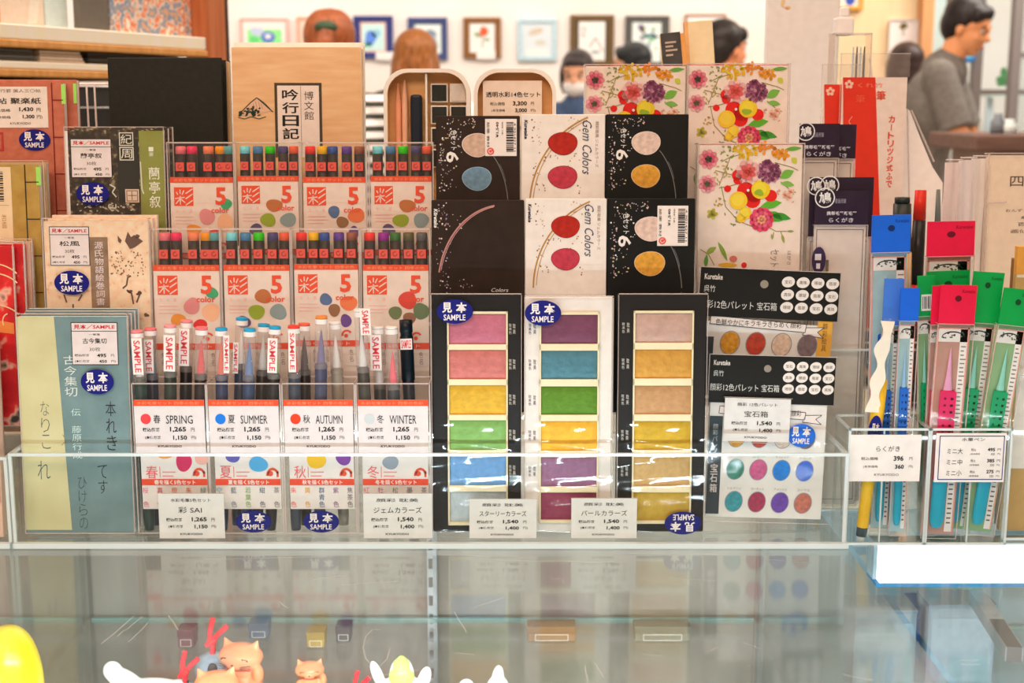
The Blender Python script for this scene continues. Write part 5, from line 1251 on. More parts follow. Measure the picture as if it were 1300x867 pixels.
rak_pack('upper purple-headed brush bag tucked behind its twin, nearer the red bags', 1018, 158, 1085, 1.461, RR1, 201, [], (1040, 186))
# red and white cartridge brush bags
def red_bag(label, x0, yt, x1, Y, top, split, big):
    p = Prod('cartridge_brush_bag', label, 'brush pack', x0, yt, x1, Y, RR2, .006, 'red cartridge brush bags', lean=math.radians(1))
    W, H = p.w / 2, p.h; yb = yt + H / p.sz
    m = p.mb(0); zt = p.mp(0, top)[1]
    m.box(-W + .002, W - .002, 0, .0006, .001, zt, paper(244, 206, 186))
    m.poly([(x0 + 3, top), (split, top), (split + 24, yb - 2), (x0 + 16, yb - 2)], M((232, 52, 30), .35, 'red_card', var=.06), 1)
    fw = ink(246, 190, 160)
    for k in range(5):
        t = 2 * PI * k / 5 - PI / 2; m.ell(x0 + 11 + 3.6 * math.cos(t), top + 9 + 3.6 * math.sin(t), 2.2, 2.2, fw, 2, n=10)
    if big:
        m.txt('くれ竹', split - 22, top + 7, split + 10, top + 13, ink(246, 120, 90), 2); m.txt('筆', split - 24, top + 22, split - 12, top + 32, ink(250, 90, 60), 2)
        m.txt('筆', split + 2, top + 17, split + 14, top + 29, RED, 2, 0, .01); m.vtxt('カートリッジ式ふで', split + 19, top + 48, split + 27, top + 142, RED, 2, .02)
        m.vtxt('くれ竹書道', x0 + 12, top + 48, x0 + 17, top + 130, ink(246, 150, 120), 2)
    m.build('printed_card', p.o)
    m = MB(); m.plates(-W, W, -.0008, .0056, .0004, H, .0007, FILM, CASEPL_EDGE, 'fl'); m.add([(-W, -.0012, zt), (W, -.0012, zt), (W, -.0012, H), (-W, -.0012, H)], [(0, 1, 2, 3)], HAZE_FILM); m.build('clear_bag', p.o)
red_bag('large red and white brush bag with red vertical lettering', 1066, 68, 1153, 1.57, 98, 1110, True)
red_bag('smaller red brush bag behind the left edge of the large one', 1042, 82, 1092, 1.582, 107, 1080, False)
# white paper-filled bag leaning at the right of the red ones
p = Prod('white_paper_bag', 'tapering white paper-filled bag right of the red brush bag', 'paper bag', 1139, 134, 1197, 1.60, RR2, .012, lean=0)
W, H = p.w / 2, p.h
m = p.mb(); yb = 134 + H / p.sz
pts = [(1141, 134), (1152, 140), (1168, 176), (1185, 212), (1199, 232), (1205, yb), (1139, yb)]
uv = [p.mp(*q) for q in pts]; n = len(uv)
wm = paper(250, 226, 206, bump=.3)
m.add([(u, 0, w_) for u, w_ in uv] + [(u, .01, w_) for u, w_ in uv], [tuple(range(n - 1, -1, -1)), tuple(range(n, 2 * n))] + [(i, (i + 1) % n, n + (i + 1) % n, n + i) for i in range(n)], wm)
m.build('paper', p.o); m = p.mb(-.001)
u0, w0 = p.mp(1152, 134); m.tube([(p.mp(1154, 140)[0], -.001, p.mp(1154, 140)[1]), (p.mp(1186, 205)[0], -.001, p.mp(1186, 205)[1])], .0012, CASEPL_EDGE, 6); m.tube([(p.mp(1149, 138)[0], -.001, p.mp(1149, 138)[1]), (p.mp(1160, 300)[0], -.001, p.mp(1160, 300)[1])], .0008, CASEPL_EDGE, 6); m.build('bag_fold', p.o)
# black and red brushes standing between the bags
def stick(name, label, x, yt, Y, zb, segs, r, tilt=0.0):
    A = P(x, yt, Y); h = A.z - zb
    root = empty(name, label, 'brush', (A.x, Y, zb)); root.rotation_euler = (0, tilt, 0)
    for nm, f0, f1, ra, rb_, c in segs:
        m = MB(); m.lathe([(0, f0 * h), (ra * r, f0 * h + .0003), (rb_ * r, f1 * h - .0003), (0, f1 * h)], plastic(*c) if isinstance(c, tuple) else c, 16); m.build(nm, root)
stick('calligraphy_brush', 'thick black calligraphy brush with a pale label band', 1155, 250, 1.472, RR1 + .001, [('handle', 0, .50, 1, 1.05, (46, 40, 38)), ('label_band', .50, .74, 1.07, 1.05, (226, 170, 110)), ('cap', .74, .97, 1.02, .92, (48, 50, 44)), ('cap_top', .97, 1, .8, .78, (40, 44, 40))], .0105, math.radians(-2))
stick('calligraphy_brush', 'black brush with a red top and red collar', 1169, 241, 1.492, RR1 + .001, [('handle', 0, .35, 1, 1, (50, 40, 38)), ('collar', .35, .56, 1.02, 1.02, (220, 50, 34)), ('cap', .56, .86, 1.0, .9, (44, 38, 34)), ('cap_top', .86, 1, .9, .8, (226, 46, 30))], .0078)
stick('calligraphy_brush', 'grey brush standing in front of the white bags', 1201, 240, 1.475, RR1 + .001, [('handle', 0, .8, 1, 1, (90, 88, 80)), ('tip', .8, 1, .9, .5, (110, 106, 96))], .0042, math.radians(-2))
# white bags and the large labelled sheet at the right edge
for i, (x0, yt, x1) in enumerate(((1196, 203, 1218), (1214, 200, 1236), (1230, 198, 1252))):
    p = Prod('paper_bag', ['crinkled clear bag of pale sheets, left one of three', 'crinkled clear bag of pale sheets, middle one of three', 'crinkled clear bag of pale sheets, nearest the large beige sheet'][i], 'paper bag', x0, yt, x1, 1.50 + .0 * i, RR1, .02, 'crinkled clear bags of sheets', lean=0)
    W, H = p.w / 2, p.h
    m = MB(); b = bmesh.new(); bmesh.ops.create_grid(b, x_segments=8, y_segments=22, size=.5)
    rr = random.Random(i); ph = rr.random() * 6
    for v in b.verts: v.co = Vector((v.co.x * 2 * W * .82, .004 + .0016 * math.sin(v.co.x * 9 + ph) + .0012 * math.sin(v.co.y * 14 + ph), (v.co.y + .5) * (H - .004) + .001))
    m.bm(b, paper([248, 240, 250][i], [206, 210, 222][i], [192, 200, 212][i]), True); m.build('sheets', p.o)
    m = MB(); b = bmesh.new(); bmesh.ops.create_grid(b, x_segments=10, y_segments=24, size=.5)
    for v in b.verts: v.co = Vector((v.co.x * 2 * W * .96, -.003 + .0016 * math.sin(v.co.x * 11 + v.co.y * 9 + ph) + .0012 * math.sin(v.co.y * 23 + ph), (v.co.y + .5) * (H - .001) + .001))
    m.bm(b, HAZE_FILM, True); m.tube([(-W * .96, -.003, H), (W * .96, -.003, H)], .0008, CASEPL_EDGE, 6); m.build('clear_bag', p.o)
p = Prod('paper_pack', 'large beige paper pack with black characters, cut by the right edge', 'paper pack', 1254, 197, 1362, 1.475, RR1, .014)
W, H = p.w / 2, p.h
m = p.mb(); m.box(-W, W, 0, .012, 0.001, H, paper(244, 202, 170)); bi = ink(92, 66, 52)
m.txt('四君子', 1281, 223, 1340, 237, bi, 1); m.txt('おんずらい和紙で作る', 1277, 265, 1350, 269, bi, 1); m.txt('絵手紙', 1297, 274, 1340, 278, bi, 1); m.txt('百年の', 1293, 282, 1330, 287, bi, 1); m.txt('画仙紙の全て', 1285, 291, 1350, 296, bi, 1)
m.build('pack', p.o)
m = MB(); m.plates(-W - .0012, W, -.0022, .0125, .0004, H + .002, .0012, FILM, CASEPL_EDGE, 'fl'); m.tube([(-W, -.0026, p.mp(0, 257)[1]), (-W + .02, -.0026, p.mp(0, 256)[1])], .0006, CASEPL_EDGE, 6); m.build('clear_bag', p.o)
hold3 = holder('acrylic holder at the right edge with tan packs', HX2 + .003, HX2 + .13, 1.30, 1.36, P(1290, 478, 1.30).z - GT, group=None)
p = Prod('tan_pack', 'orange and tan brush pack with a black character, at the right edge', 'brush pack', 1288, 313, 1352, 1.318, GT + .004, .008, lean=0)
W, H = p.w / 2, p.h; m = p.mb(); z = lambda y: p.mp(0, y)[1]
m.box(-W, W, 0, .007, 0.0, z(348), paper(200, 150, 90)); m.box(-W, W, -.0008, .007, z(348), H, paper(226, 148, 62))
m.txt('毛筆', 1292, 320, 1318, 331, BLK, 4, 0, .02); m.q(1289, 346, 1352, 352, paper(240, 206, 176), 1); m.q(1298, 372, 1350, 600, paper(240, 214, 196), 1); m.build('pack', p.o)
p = Prod('brown_pack', 'narrow brown pack showing left of the orange and tan one', 'brush pack', 1283, 328, 1340, 1.334, GT + .004, .008, lean=0)
W, H = p.w / 2, p.h; m = p.mb(); m.box(-W, W, 0, .007, 0.0, H, paper(150, 96, 56), .0006); m.q(1284, 330, 1288, 340, ink(120, 80, 110), 1); m.build('pack', p.o)
# ------------------------------------------------------------------ ornaments inside the showcase
def at_shelf(px, py, Y): return P(px, py, Y)
GLZ = lambda *c: M(tuple(c), .18, 'glazed_ceramic', t=False, var=.08, scale=30)
def sculpt(name, verts_faces, mat_, parent, smooth=True): ...
def cat_figure(label, px, py_top, Y, hh, turn=0.0):
    """Seated ceramic cat: pear-shaped body, big round head with two pointed ears, muzzle, raised paw."""
    A = P(px, py_top, Y); zb = SHZ + .0012; s = hh if hh else (A.z - zb)
    root = empty('ceramic_cat', label, 'cat figurine', (A.x, Y, zb), 'orange ceramic cats'); root.rotation_euler = (0, 0, turn); root.scale = (1.3, 1.25, 1.0)
    org = M((238, 152, 104), .2, 'glazed_ceramic', t=False, var=.14, scale=40)
    b = bmesh.new()
    def el(c, r, rot=None):
        bmesh.ops.create_uvsphere(b, u_segments=24, v_segments=16, radius=1, matrix=Matrix.Translation(c) @ (rot.to_4x4() if rot else Matrix.Identity(4)) @ Matrix.Diagonal((r[0], r[1], r[2], 1)))
    el((0, .02 * s, .26 * s), (.27 * s, .26 * s, .27 * s)); el((0, .0, .45 * s), (.22 * s, .2 * s, .2 * s))
    el((0, -.02 * s, .72 * s), (.30 * s, .25 * s, .225 * s)); el((0, -.22 * s, .655 * s), (.12 * s, .07 * s, .075 * s))
    for q in (-1, 1):
        el((q * .14 * s, -.19 * s, .1 * s), (.1 * s, .13 * s, .1 * s)); el((q * .2 * s, -.05 * s, .28 * s), (.1 * s, .13 * s, .2 * s))
        bmesh.ops.create_cone(b, cap_ends=True, segments=14, radius1=.105 * s, radius2=.012 * s, depth=.2 * s, matrix=Matrix.Translation((q * .2 * s, 0, .93 * s)) @ Matrix.Rotation(q * .35, 4, 'Y') @ Matrix.Diagonal((1, .6, 1, 1)))
    el((.27 * s, -.1 * s, .48 * s), (.075 * s, .09 * s, .16 * s))
    m = MB(); m.bm(b, org, True); o = m.build('body', root)
    rm = o.modifiers.new('remesh', 'REMESH'); rm.mode = 'VOXEL'; rm.voxel_size = max(.0009, s * .022); rm.use_smooth_shade = True
    sm_ = o.modifiers.new('smooth', 'SMOOTH'); sm_.iterations = 4; sm_.factor = .5
    dk = M((96, 48, 30), .4, 'painted_line', t=False)
    m = MB()
    for q in (-1, 1):
        for k in range(7):
            t = PI * k / 6; m.ball((q * (.12 + .06 * math.cos(t)) * s, -(.245 - .02 * abs(math.cos(t))) * s, (.75 + .03 * math.sin(t)) * s), .012 * s, dk, 6)
        for k in range(3):
            m.tube([(q * .1 * s, -.275 * s, (.66 - .02 * k) * s), (q * .22 * s, -.225 * s, (.67 - .045 * k) * s)], .006 * s, dk, 5)
    m.ball((0, -.29 * s, .685 * s), (.022 * s, .012 * s, .014 * s), dk, 8)
    m.build('painted_face', root)
    m = MB(); m.lathe([(.21 * s, .53 * s), (.235 * s, .545 * s), (.21 * s, .56 * s)], M((206, 62, 50), .3, 'collar', t=False), 24, sy=.92); m.build('collar', root)
    return root
cat_figure('large orange ceramic cat, its head level with the grey bell', 306, 812, 1.470, None, -.25)
cat_figure('orange ceramic cat cut low by the picture edge, in front of the large one', 274, 848, 1.400, None, .15)
cat_figure('small orange ceramic cat standing alone, right of the other two cats', 393, 837, 1.470, None, .1)
RC_ = M((222, 32, 48), .5, 'red_cord', t=False, var=.1, scale=300)
def bell(label, px, py_top, Y, scale=1.0, grey=True, zfoot=None):
    """Grey glazed bell with a knotted red cord whose two ends stick up."""
    A = P(px, py_top, Y); zb = SHZ + .0012; h = A.z - zb
    root = empty('clay_bell', label, 'bell ornament', (A.x, Y, zb), 'grey bells with red cords')
    s = scale; zt = h - .045 * s
    m = MB(); m.lathe([(0, 0), (.016 * s, 0), (.021 * s, .01 * s), (.022 * s, zt * .6), (.016 * s, zt - .004), (.006 * s, zt), (0, zt)], M((150, 176, 196), .2, 'glazed_ceramic', t=False, var=.25, scale=60), 24)
    m.ball((.004, -.0205 * s, zt * .75), (.006 * s, .003, .008 * s), M((40, 40, 46), .4, 'painted_line', t=False), 10); m.build('body', root)
    m = MB(); m.tube([(0, 0, zt - .002), (0.001, -.002, zt + .012 * s)], .0035 * s, RC_, 10)
    m.ball((0, -.002, zt + .016 * s), (.0062 * s, .006 * s, .006 * s), RC_, 12)
    m.tube([(-.006 * s, -.006 * s, zt + .012 * s), (.006 * s, -.007 * s, zt + .020 * s)], .003 * s, RC_, 8)
    m.tube([(-.002 * s, -.002, zt + .018 * s), (-.001 * s, -.004, zt + .03 * s), (.003 * s, -.004, h)], [.003 * s, .0032 * s, .0034 * s], RC_, 10)
    m.tube([(.002 * s, -.002, zt + .018 * s), (.010 * s, -.004, zt + .027 * s), (.019 * s, -.003, h - .010 * s)], [.003 * s, .0032 * s, .0034 * s], RC_, 10)
    m.build('cord', root)['label'] = 'knotted red cord'
bell('grey bell with a knotted red cord, left of the large orange cat', 268, 783, 1.485)
bell('grey bell with a red cord, beside the white fish-shaped ornament', 233, 825, 1.43, .9)
bell('bell with a red cord, between the small cat and the green-headed ornament', 452, 850, 1.40, .8)
# white ceramic pieces
zb = SHZ + .0012
def blob(name, label, cat, parts, res, mat_, group=None, loc=(0, 0, 0), extra=None):
    root = empty(name, label, cat, loc, group)
    b = bmesh.new()
    for c, r, rot in parts:
        bmesh.ops.create_uvsphere(b, u_segments=24, v_segments=16, radius=1, matrix=Matrix.Translation(c) @ Matrix.Rotation(rot, 4, 'Y') @ Matrix.Diagonal((r[0], r[1], r[2], 1)))
    m = MB(); m.bm(b, mat_, True); o = m.build('body', root)
    rm = o.modifiers.new('remesh', 'REMESH'); rm.mode = 'VOXEL'; rm.voxel_size = res; rm.use_smooth_shade = True
    s_ = o.modifiers.new('smooth', 'SMOOTH'); s_.iterations = 5
    if extra: extra(root)
    return root
wc = GLZ(236, 240, 240)
A = P(190, 880, 1.44)
def fin(root):
    m = MB(); m.ball((.052, -.012, .045), .002, M((40, 40, 46), .3, 'painted_line', t=False), 8); m.build('eye', root)
blob('ceramic_fish', 'white ceramic fish-shaped ornament with its tail raised, near the left bell', 'ceramic ornament', [((.0, 0, .022), (.055, .02, .022), 0), ((-.035, 0, .040), (.032, .014, .014), .55), ((-.052, 0, .054), (.014, .01, .013), .9), ((.035, 0, .022), (.025, .018, .02), 0)], .0014, wc, loc=(P(193, 870, 1.43).x, 1.43, zb), extra=fin)
o = bpy.data.objects['ceramic_fish']; k = (P(170, 839, 1.43).z - zb) / .068; o.scale = (k * .95, k, k)
def frogtop(root):
    m = MB(); m.lathe([(.0165, .046), (.0155, .056), (.010, .070), (.003, .0775), (0, .078)], GLZ(190, 220, 110), 18, (0, -.001, 0)); m.build('green_crest', root)['label'] = 'yellow-green crest'
fy = 1.42
hgt = P(515, 832, fy).z - zb
kk = hgt / .078
blob('ceramic_ornament', 'white horned ceramic ornament with a yellow-green crest', 'ceramic ornament', [((0, 0, .026), (.030, .022, .027), 0), ((-.030, 0, .052), (.007, .007, .02), -.35), ((.028, 0, .048), (.008, .007, .016), .3), ((.0, 0, .05), (.016, .014, .026), 0)], .0014, wc, loc=(P(510, 850, fy).x, fy, zb), extra=frogtop)
o = bpy.data.objects['ceramic_ornament']; o.scale = (kk, kk, kk)
for i, (px, py, r) in enumerate(((632, 844, .010), (592, 862, .014))):
    h = P(px, py, 1.42).z - zb
    blob('ceramic_ornament', ['small white pointed ceramic ornament right of the slotted upright', 'low white rounded ceramic ornament right of the slotted upright'][i], 'ceramic ornament', [((0, 0, h * .4), (r * 1.5, r * 1.3, h * .4), 0), ((0, 0, h * .75), (r * .7, r * .7, h * .25), .1)], .0016, wc, loc=(P(px, py, 1.42).x, 1.42, zb))
# yellow glazed dome
Yy = 1.34; A = P(8, 795, Yy); h = A.z - zb; rad = (P(49, 850, Yy).x - P(-33, 850, Yy).x) / 2
root = empty('ceramic_lemon', 'glossy yellow rounded ceramic ornament at the lower left corner', 'ceramic ornament', (A.x, Yy, zb))
m = MB(); prof = [(0, 0)] + [(rad * math.sin(PI * t / 20) ** .8 if t < 20 else 0, h * (1 - math.cos(PI * t / 20)) / 2) for t in range(1, 20)] + [(0, h)]
m.lathe(prof, GLZ(236, 216, 24), 32); m.build('body', root)
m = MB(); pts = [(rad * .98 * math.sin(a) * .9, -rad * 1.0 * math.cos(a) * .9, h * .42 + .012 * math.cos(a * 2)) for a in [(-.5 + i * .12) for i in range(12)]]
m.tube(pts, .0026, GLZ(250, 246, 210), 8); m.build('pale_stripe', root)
# low white dishes and little boxes further back on the shelf
m = MB(); m.lathe([(0, .002), (.02, .001), (.036, .009), (.037, .0095), (.034, .0085), (.019, .003), (0, .004)], wc, 28); o = m.build('ceramic_dish'); o.location = (P(92, 869, 1.42).x, 1.42, SHZ + .0012); tag(o, 'shallow white ceramic dish beside the yellow ornament', 'dish')
BX = [(238, 795, 20, 20, 1.62, (120, 62, 66), 'maroon'), (402, 798, 22, 22, 1.62, (176, 142, 50), 'mustard'), (437, 796, 18, 26, 1.64, (70, 62, 62), 'dark'), (330, 796, 24, 18, 1.65, (90, 104, 122), 'slate blue'), (700, 800, 60, 30, 1.64, (140, 104, 70), 'brown'), (840, 798, 70, 30, 1.64, (120, 116, 100), 'grey-green')]
for px, py, w_, h_, Y, c, n in BX:
    p0 = P(px - w_ / 2, py, Y); p1 = P(px + w_ / 2, py, Y)
    m = MB(lambda a, b: (a, b), -.012); hw = (p1.x - p0.x) / 2; H = max(.02, p0.z - SHZ - .002)
    m.box(-hw, hw, -.012, .012, 0, H, M(c, .6, 'paper', t=False, var=.1), .001); m.box(-hw - .0006, hw + .0006, -.0126, .0126, H * .55, H + .0006, M(tuple(int(v * .9) for v in c), .6, 'paper', t=False, var=.1), .0008); m.frame(-hw * .7, H * .45, hw * .7, H * .1, .0008, M((220, 214, 200), .6, 'ink', t=False), 0)
    o = m.build('gift_box'); o.location = ((p0.x + p1.x) / 2, Y, SHZ + .0012); tag(o, 'small %s gift box at the back of the glass shelf' % n, 'gift box', 'gift boxes on the glass shelf')
# folded pale sheets and teal boxes in the right case
z2 = SHZ - .012 + .0012
for i, (x0, x1, y0, y1, Y, c, n) in enumerate(((1086, 1162, 775, 832, 1.50, (112, 134, 146), 'pale blue-grey box with a glossy front'), (1180, 1262, 768, 830, 1.50, (120, 140, 150), 'pale grey box right of the glossy one'), (1164, 1178, 772, 832, 1.53, (60, 96, 150), 'narrow blue box between two pale boxes'))):
    A, B = P(x0, y0, Y), P(x1, y1, Y); W = (B.x - A.x) / 2; H = A.z - z2
    H = max(.02, H)
    m = MB(); m.box(-W, W, 0, .05, 0, H, M(c, .35, 'box_card', t=False, var=.08), .001); m.box(-W * .9, W * .9, -.0006, 0, H * .15, H * .85, M(tuple(min(255, v + 14) for v in c), .25, 'paper', t=False)); m.box(-W - .0005, W + .0005, -.001, .0505, H - .004, H + .0006, M(tuple(int(v * .92) for v in c), .35, 'box_card', t=False), .0006)
    o = m.build('storage_box'); o.location = ((A.x + B.x) / 2, Y, z2); tag(o, n + ' inside the right showcase', 'box', 'boxes in the right showcase')
for i, (x0, x1, c, n) in enumerate(((1080, 1116, (70, 100, 140), 'dark blue'), (1122, 1158, (60, 130, 130), 'teal'), (1164, 1232, (110, 100, 130), 'violet-grey'), (1238, 1282, (40, 130, 110), 'green'))):
    Y = 1.44; zz = .121; A, B = P(x0, 842, Y), P(x1, 842, Y); W = (B.x - A.x) / 2; H = min(A.z - zz, SHZ - .06 - zz)
    m = MB(); m.box(-W, W, 0, .08, 0, H, M(c, .5, 'box_card', t=False, var=.15), .002); m.box(-W - .0005, W + .0005, -.0005, .0805, H - .02, H + .0006, M(tuple(min(255, int(v * 1.25)) for v in c), .5, 'box_card', t=False), .001); m.box(-W * .6, W * .6, -.0008, -.0002, H * .5, H * .8, M((220, 220, 214), .6, 'paper', t=False))
    o = m.build('storage_box'); o.location = ((A.x + B.x) / 2, Y, zz); tag(o, 'tall %s box on the floor of the right showcase' % n, 'box', 'boxes in the right showcase')
# ------------------------------------------------------------------ the aisle behind: shelf unit at the left
sA = Vector((-.80, 2.10, 0)); sD = Vector((.215, .5, 0)); sL = sD.length; sD.normalize(); sN = Vector((-sD.y, sD.x, 0))
def sl(px, py=60):
    r = ray(px, py); k = r.x / r.y           # X = k * Y on this pixel column
    return (k * sA.y - sA.x) / (sD.x - k * sD.y)
def sz(px, py, off=0.0):
    r = ray(px, py); s_ = sl(px, py); q = sA + sD * s_; return CAMZ + r.z * q.y / r.y
sroot = empty('display_shelf', 'wooden display shelf along the aisle behind the notebooks, upper left', 'shelf', sA)
sroot.rotation_euler = (0, 0, math.atan2(sD.y, sD.x))
cream_b = two_tone('cream_board', [(.3, (252, 214, 176)), (.7, (255, 226, 196))], 12, vec=(6, 1, 1)); or_b = two_tone('orange_board', [(.3, (206, 128, 60)), (.7, (230, 154, 84))], 12, vec=(6, 1, 1))
s0, s1 = -.35, sl(262)
z1 = sz(60, 33); z2 = sz(60, 79)
for zz, t in ((z1, .024), (z2, .012), (z2 - .16, .012), (.30, .02)):
    m = MB(); m.box(s0, s1, 0, .42, zz - t, zz, cream_b, .002); m.box(s0, s1, -.004, .42, zz - t - .012, zz - t - .0003, or_b, .002); m.build('shelf_board', sroot)
for ss in (sl(274), s0 + .03):
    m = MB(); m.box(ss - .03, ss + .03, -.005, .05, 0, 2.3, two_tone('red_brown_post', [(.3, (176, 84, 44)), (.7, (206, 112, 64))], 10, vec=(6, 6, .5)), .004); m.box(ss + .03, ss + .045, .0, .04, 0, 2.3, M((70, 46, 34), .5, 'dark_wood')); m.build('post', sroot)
m = MB(); m.box(s0, s1, .42, .44, 0, 2.3, M((120, 84, 60), .6, 'dark_wood')); m.build('back_board', sroot)
def on_shelf(name, label, cat, pxa, pxb, ytop, zb, off, d, fn, group=None):
    a, b = sl(pxa, ytop), sl(pxb, ytop)
    q = sA + sD * ((a + b) / 2) + sN * off
    root = tag(bpy.data.objects.new(name, None), label, cat, group); COL.objects.link(root); root.location = (q.x, q.y, zb + .0005); root.rotation_euler = (0, 0, math.atan2(sD.y, sD.x))
    W = (b - a) / 2; H = max(.02, sz((pxa + pxb) / 2, ytop) - zb)
    if zb < z1 - .01: H = min(H, (z1 if zb > z2 - .01 else z2) - .038 - zb)
    fn(root, W, H, d); return root
def board(col, edge=None, deco=None):
    def f(root, W, H, d):
        m = MB(lambda a, b: (-W + 2 * W * a, H - H * b), 0); m.box(-W, W, 0, d, 0, H, col if not isinstance(col, tuple) else paper(*col), .001)
        if edge: m.frame(.0, 0, 1, 1, .06, paper(*edge), 1)
        if deco: deco(m)
        m.build('panel', root)
    return f
on_shelf('shop_sign', 'white sign with a black character in an orange frame, top left corner', 'sign', -20, 17, -12, z1, .03, .012, board((246, 214, 196), (236, 150, 70), lambda m: m.txt('払', .50, .3, .86, .70, BLK, 2, 0, .02)))
on_shelf('mount_board', 'plain beige panel on the shelf, right of the orange-framed sign', 'panel', 19, 84, -20, z1, .05, .01, board((244, 200, 172), None, lambda m: m.poly([(.75, .2), (.95, .1), (.85, .9), (.65, .95)], paper(250, 212, 186), 1)))
on_shelf('mount_board', 'pale blue-white panel on the shelf, left of the grey book', 'panel', 86, 114, -20, z1, .05, .01, board((222, 218, 216)))
on_shelf('album', 'grey-brown album standing on the left shelf', 'album', 117, 154, -20, z1, .03, .014, board((116, 98, 84)))
chi = two_tone('patterned_paper', [(.36, (226, 160, 120)), (.45, (120, 140, 160)), (.5, (246, 200, 170)), (.58, (236, 110, 60)), (.66, (250, 220, 190))], 38, .6, detail=2.0)
on_shelf('patterned_paper', 'colourful patterned paper panel at the end of the left shelf', 'panel', 156, 258, -20, z1, .03, .006, board(chi))
dk = [(64, 52, 44), (92, 76, 64), (120, 96, 84), (76, 66, 58), (52, 44, 40)]
for i, (pa, pb, yt, c, n) in enumerate(((-40, 52, 60, (96, 84, 72), 'grey-brown'), (56, 112, 56, (236, 190, 160), 'pale pink'), (118, 236, 60, (70, 58, 48), 'dark brown'))):
    def fl(root, W, H, d):
        for k in range(4):
            m = MB(); m.box(-W + .002 * k, W - .001 * k, 0.002 * k, .26, k * H / 4, (k + 1) * H / 4 - .0006, paper(*[max(10, min(255, v + (k % 2) * 26 - 10)) for v in c]), .0004); m.build('sheet', root)
    on_shelf('paper_stack', '%s stack of folded paper lying on the lower shelf board at left' % n, 'paper stack', pa, pb, yt, z2, .01, .26, fl, 'paper stacks on the left shelf')
for i, (pa, pb, yt, c, n) in enumerate(((-60, 70, 102, (96, 80, 68), 'brown'), (74, 190, 104, (44, 38, 34), 'black'), (196, 234, 98, (130, 90, 62), 'tan'))):
    def fl2(root, W, H, d):
        m = MB(); m.box(-W, W, 0, .3, 0, H * .7, paper(*c), .003); m.box(-W - .001, W + .001, -.002, .302, H * .72, H, paper(*[min(255, v + 16) for v in c]), .003); m.build('box', root)
    on_shelf('storage_box', '%s lidded box on the shelf below the folded paper, at left' % n, 'box', pa, pb, yt, z2 - .16, .02, .3, fl2, 'boxes on the left shelf')

# ------------------------------------------------------------------ framed pictures on the back wall
FY = WALLY - .03
def framed(label, x0, y0, x1, y1, fc, ft, mat_c, art, Y=FY, cap=None, group='framed pictures on the back wall'):
    A, B = P(x0, y0, Y), P(x1, y1, Y); W, H = (B.x - A.x) / 2, A.z - B.z
    root = empty('picture_frame', label, 'framed picture', ((A.x + B.x) / 2, Y, B.z), group)
    sx = 2 * W / (x1 - x0)
    mp = lambda px, py: (-W + (px - x0) * sx, H - (py - y0) * H / (y1 - y0))
    t = ft * sx; m = MB(); fm = M(fc, .4, 'frame_wood', var=.15)
    m.box(-W, W, 0, .025, H - t, H, fm, .003); m.box(-W, W, 0, .025, 0, t, fm, .003); m.box(-W, -W + t, 0, .025, t, H - t, fm, .003); m.box(W - t, W, 0, .025, t, H - t, fm, .003); m.build('frame', root)
    m = MB(mp, .010); m.box(-W + t * .8, W - t * .8, .010, .022, t * .8, H - t * .8, paper(*mat_c)); art(m); m.build('artwork', root)
    if cap:
        C, D_ = P(cap[0], cap[1], Y - .002), P(cap[2], cap[3], Y - .002)
        m = MB(); O = Vector(root.location); m.box(C.x - O.x, D_.x - O.x, -.004, -.0005, D_.z - O.z, C.z - O.z, paper(250, 240, 236)); m.build('caption_card', root)
    return root
def a1(m): m.q(313, 37, 358, 66, ink(150, 220, 130), 1); m.ell(326, 40, 8, 6, ink(196, 190, 220), 2, wob=.2); m.ell(340, 47, 9, 7, ink(70, 80, 180), 2); m.ell(340, 46, 4.5, 3.5, ink(230, 230, 240), 3); m.ell(322, 50, 7, 5, ink(110, 200, 110), 3)
framed('thin pink-framed picture of a blue flower on green', 304, 23, 367, 76, (226, 160, 140), 3, (244, 226, 214), a1)
framed('pink-framed picture mostly behind the red-brown hair', 376, 21, 430, 74, (232, 160, 130), 4, (246, 196, 170), lambda m: m.ell(404, 48, 14, 16, ink(236, 150, 120), 1))
def a3(m): m.q(457, 28, 490, 66, ink(236, 170, 140), 1); m.q(459, 30, 488, 64, ink(200, 214, 216), 2); m.ell(470, 48, 8, 9, ink(96, 130, 200), 3, wob=.2); m.ell(478, 42, 6, 5, ink(150, 190, 200), 3); m.ell(466, 57, 7, 3, ink(130, 180, 140), 3)
framed('navy-framed picture with blue flowers and a pink border', 448, 20, 499, 74, (52, 56, 110), 5, (58, 62, 116), a3, cap=(477, 66, 501, 76))
def a4(m): m.q(526, 31, 560, 68, ink(226, 226, 230), 1); m.ell(548, 42, 7, 4, ink(130, 136, 150), 2, .5); m.line([(540, 52), (552, 48), (556, 60)], 1.5, ink(120, 120, 130), 2)
framed('dark blue-framed pale picture beside the brown-haired head', 517, 22, 568, 76, (66, 72, 110), 6, (70, 76, 110), a4)
def a5(m): m.q(596, 29, 628, 70, ink(240, 226, 218), 1); m.ell(614, 40, 6, 6, ink(236, 90, 50), 2, wob=.15); m.line([(613, 44), (612, 60)], 1.2, ink(90, 110, 80), 2); m.ell(606, 44, 5, 3, ink(150, 160, 120), 2, .6); m.ell(618, 50, 4, 2, ink(140, 150, 110), 2)
framed('brown-framed picture of a single orange flower', 588, 22, 636, 74, (136, 82, 40), 7, (150, 96, 56), a5, cap=(605, 64, 629, 75))
framed('pale grey-blue framed picture with a faint beige drawing', 657, 23, 707, 77, (188, 196, 198), 6, (216, 206, 200), lambda m: (m.ell(680, 40, 10, 4, ink(206, 176, 150), 1, -.3), m.ell(686, 54, 7, 3, ink(206, 186, 160), 1), m.q(668, 62, 696, 72, ink(240, 240, 240), 1)))
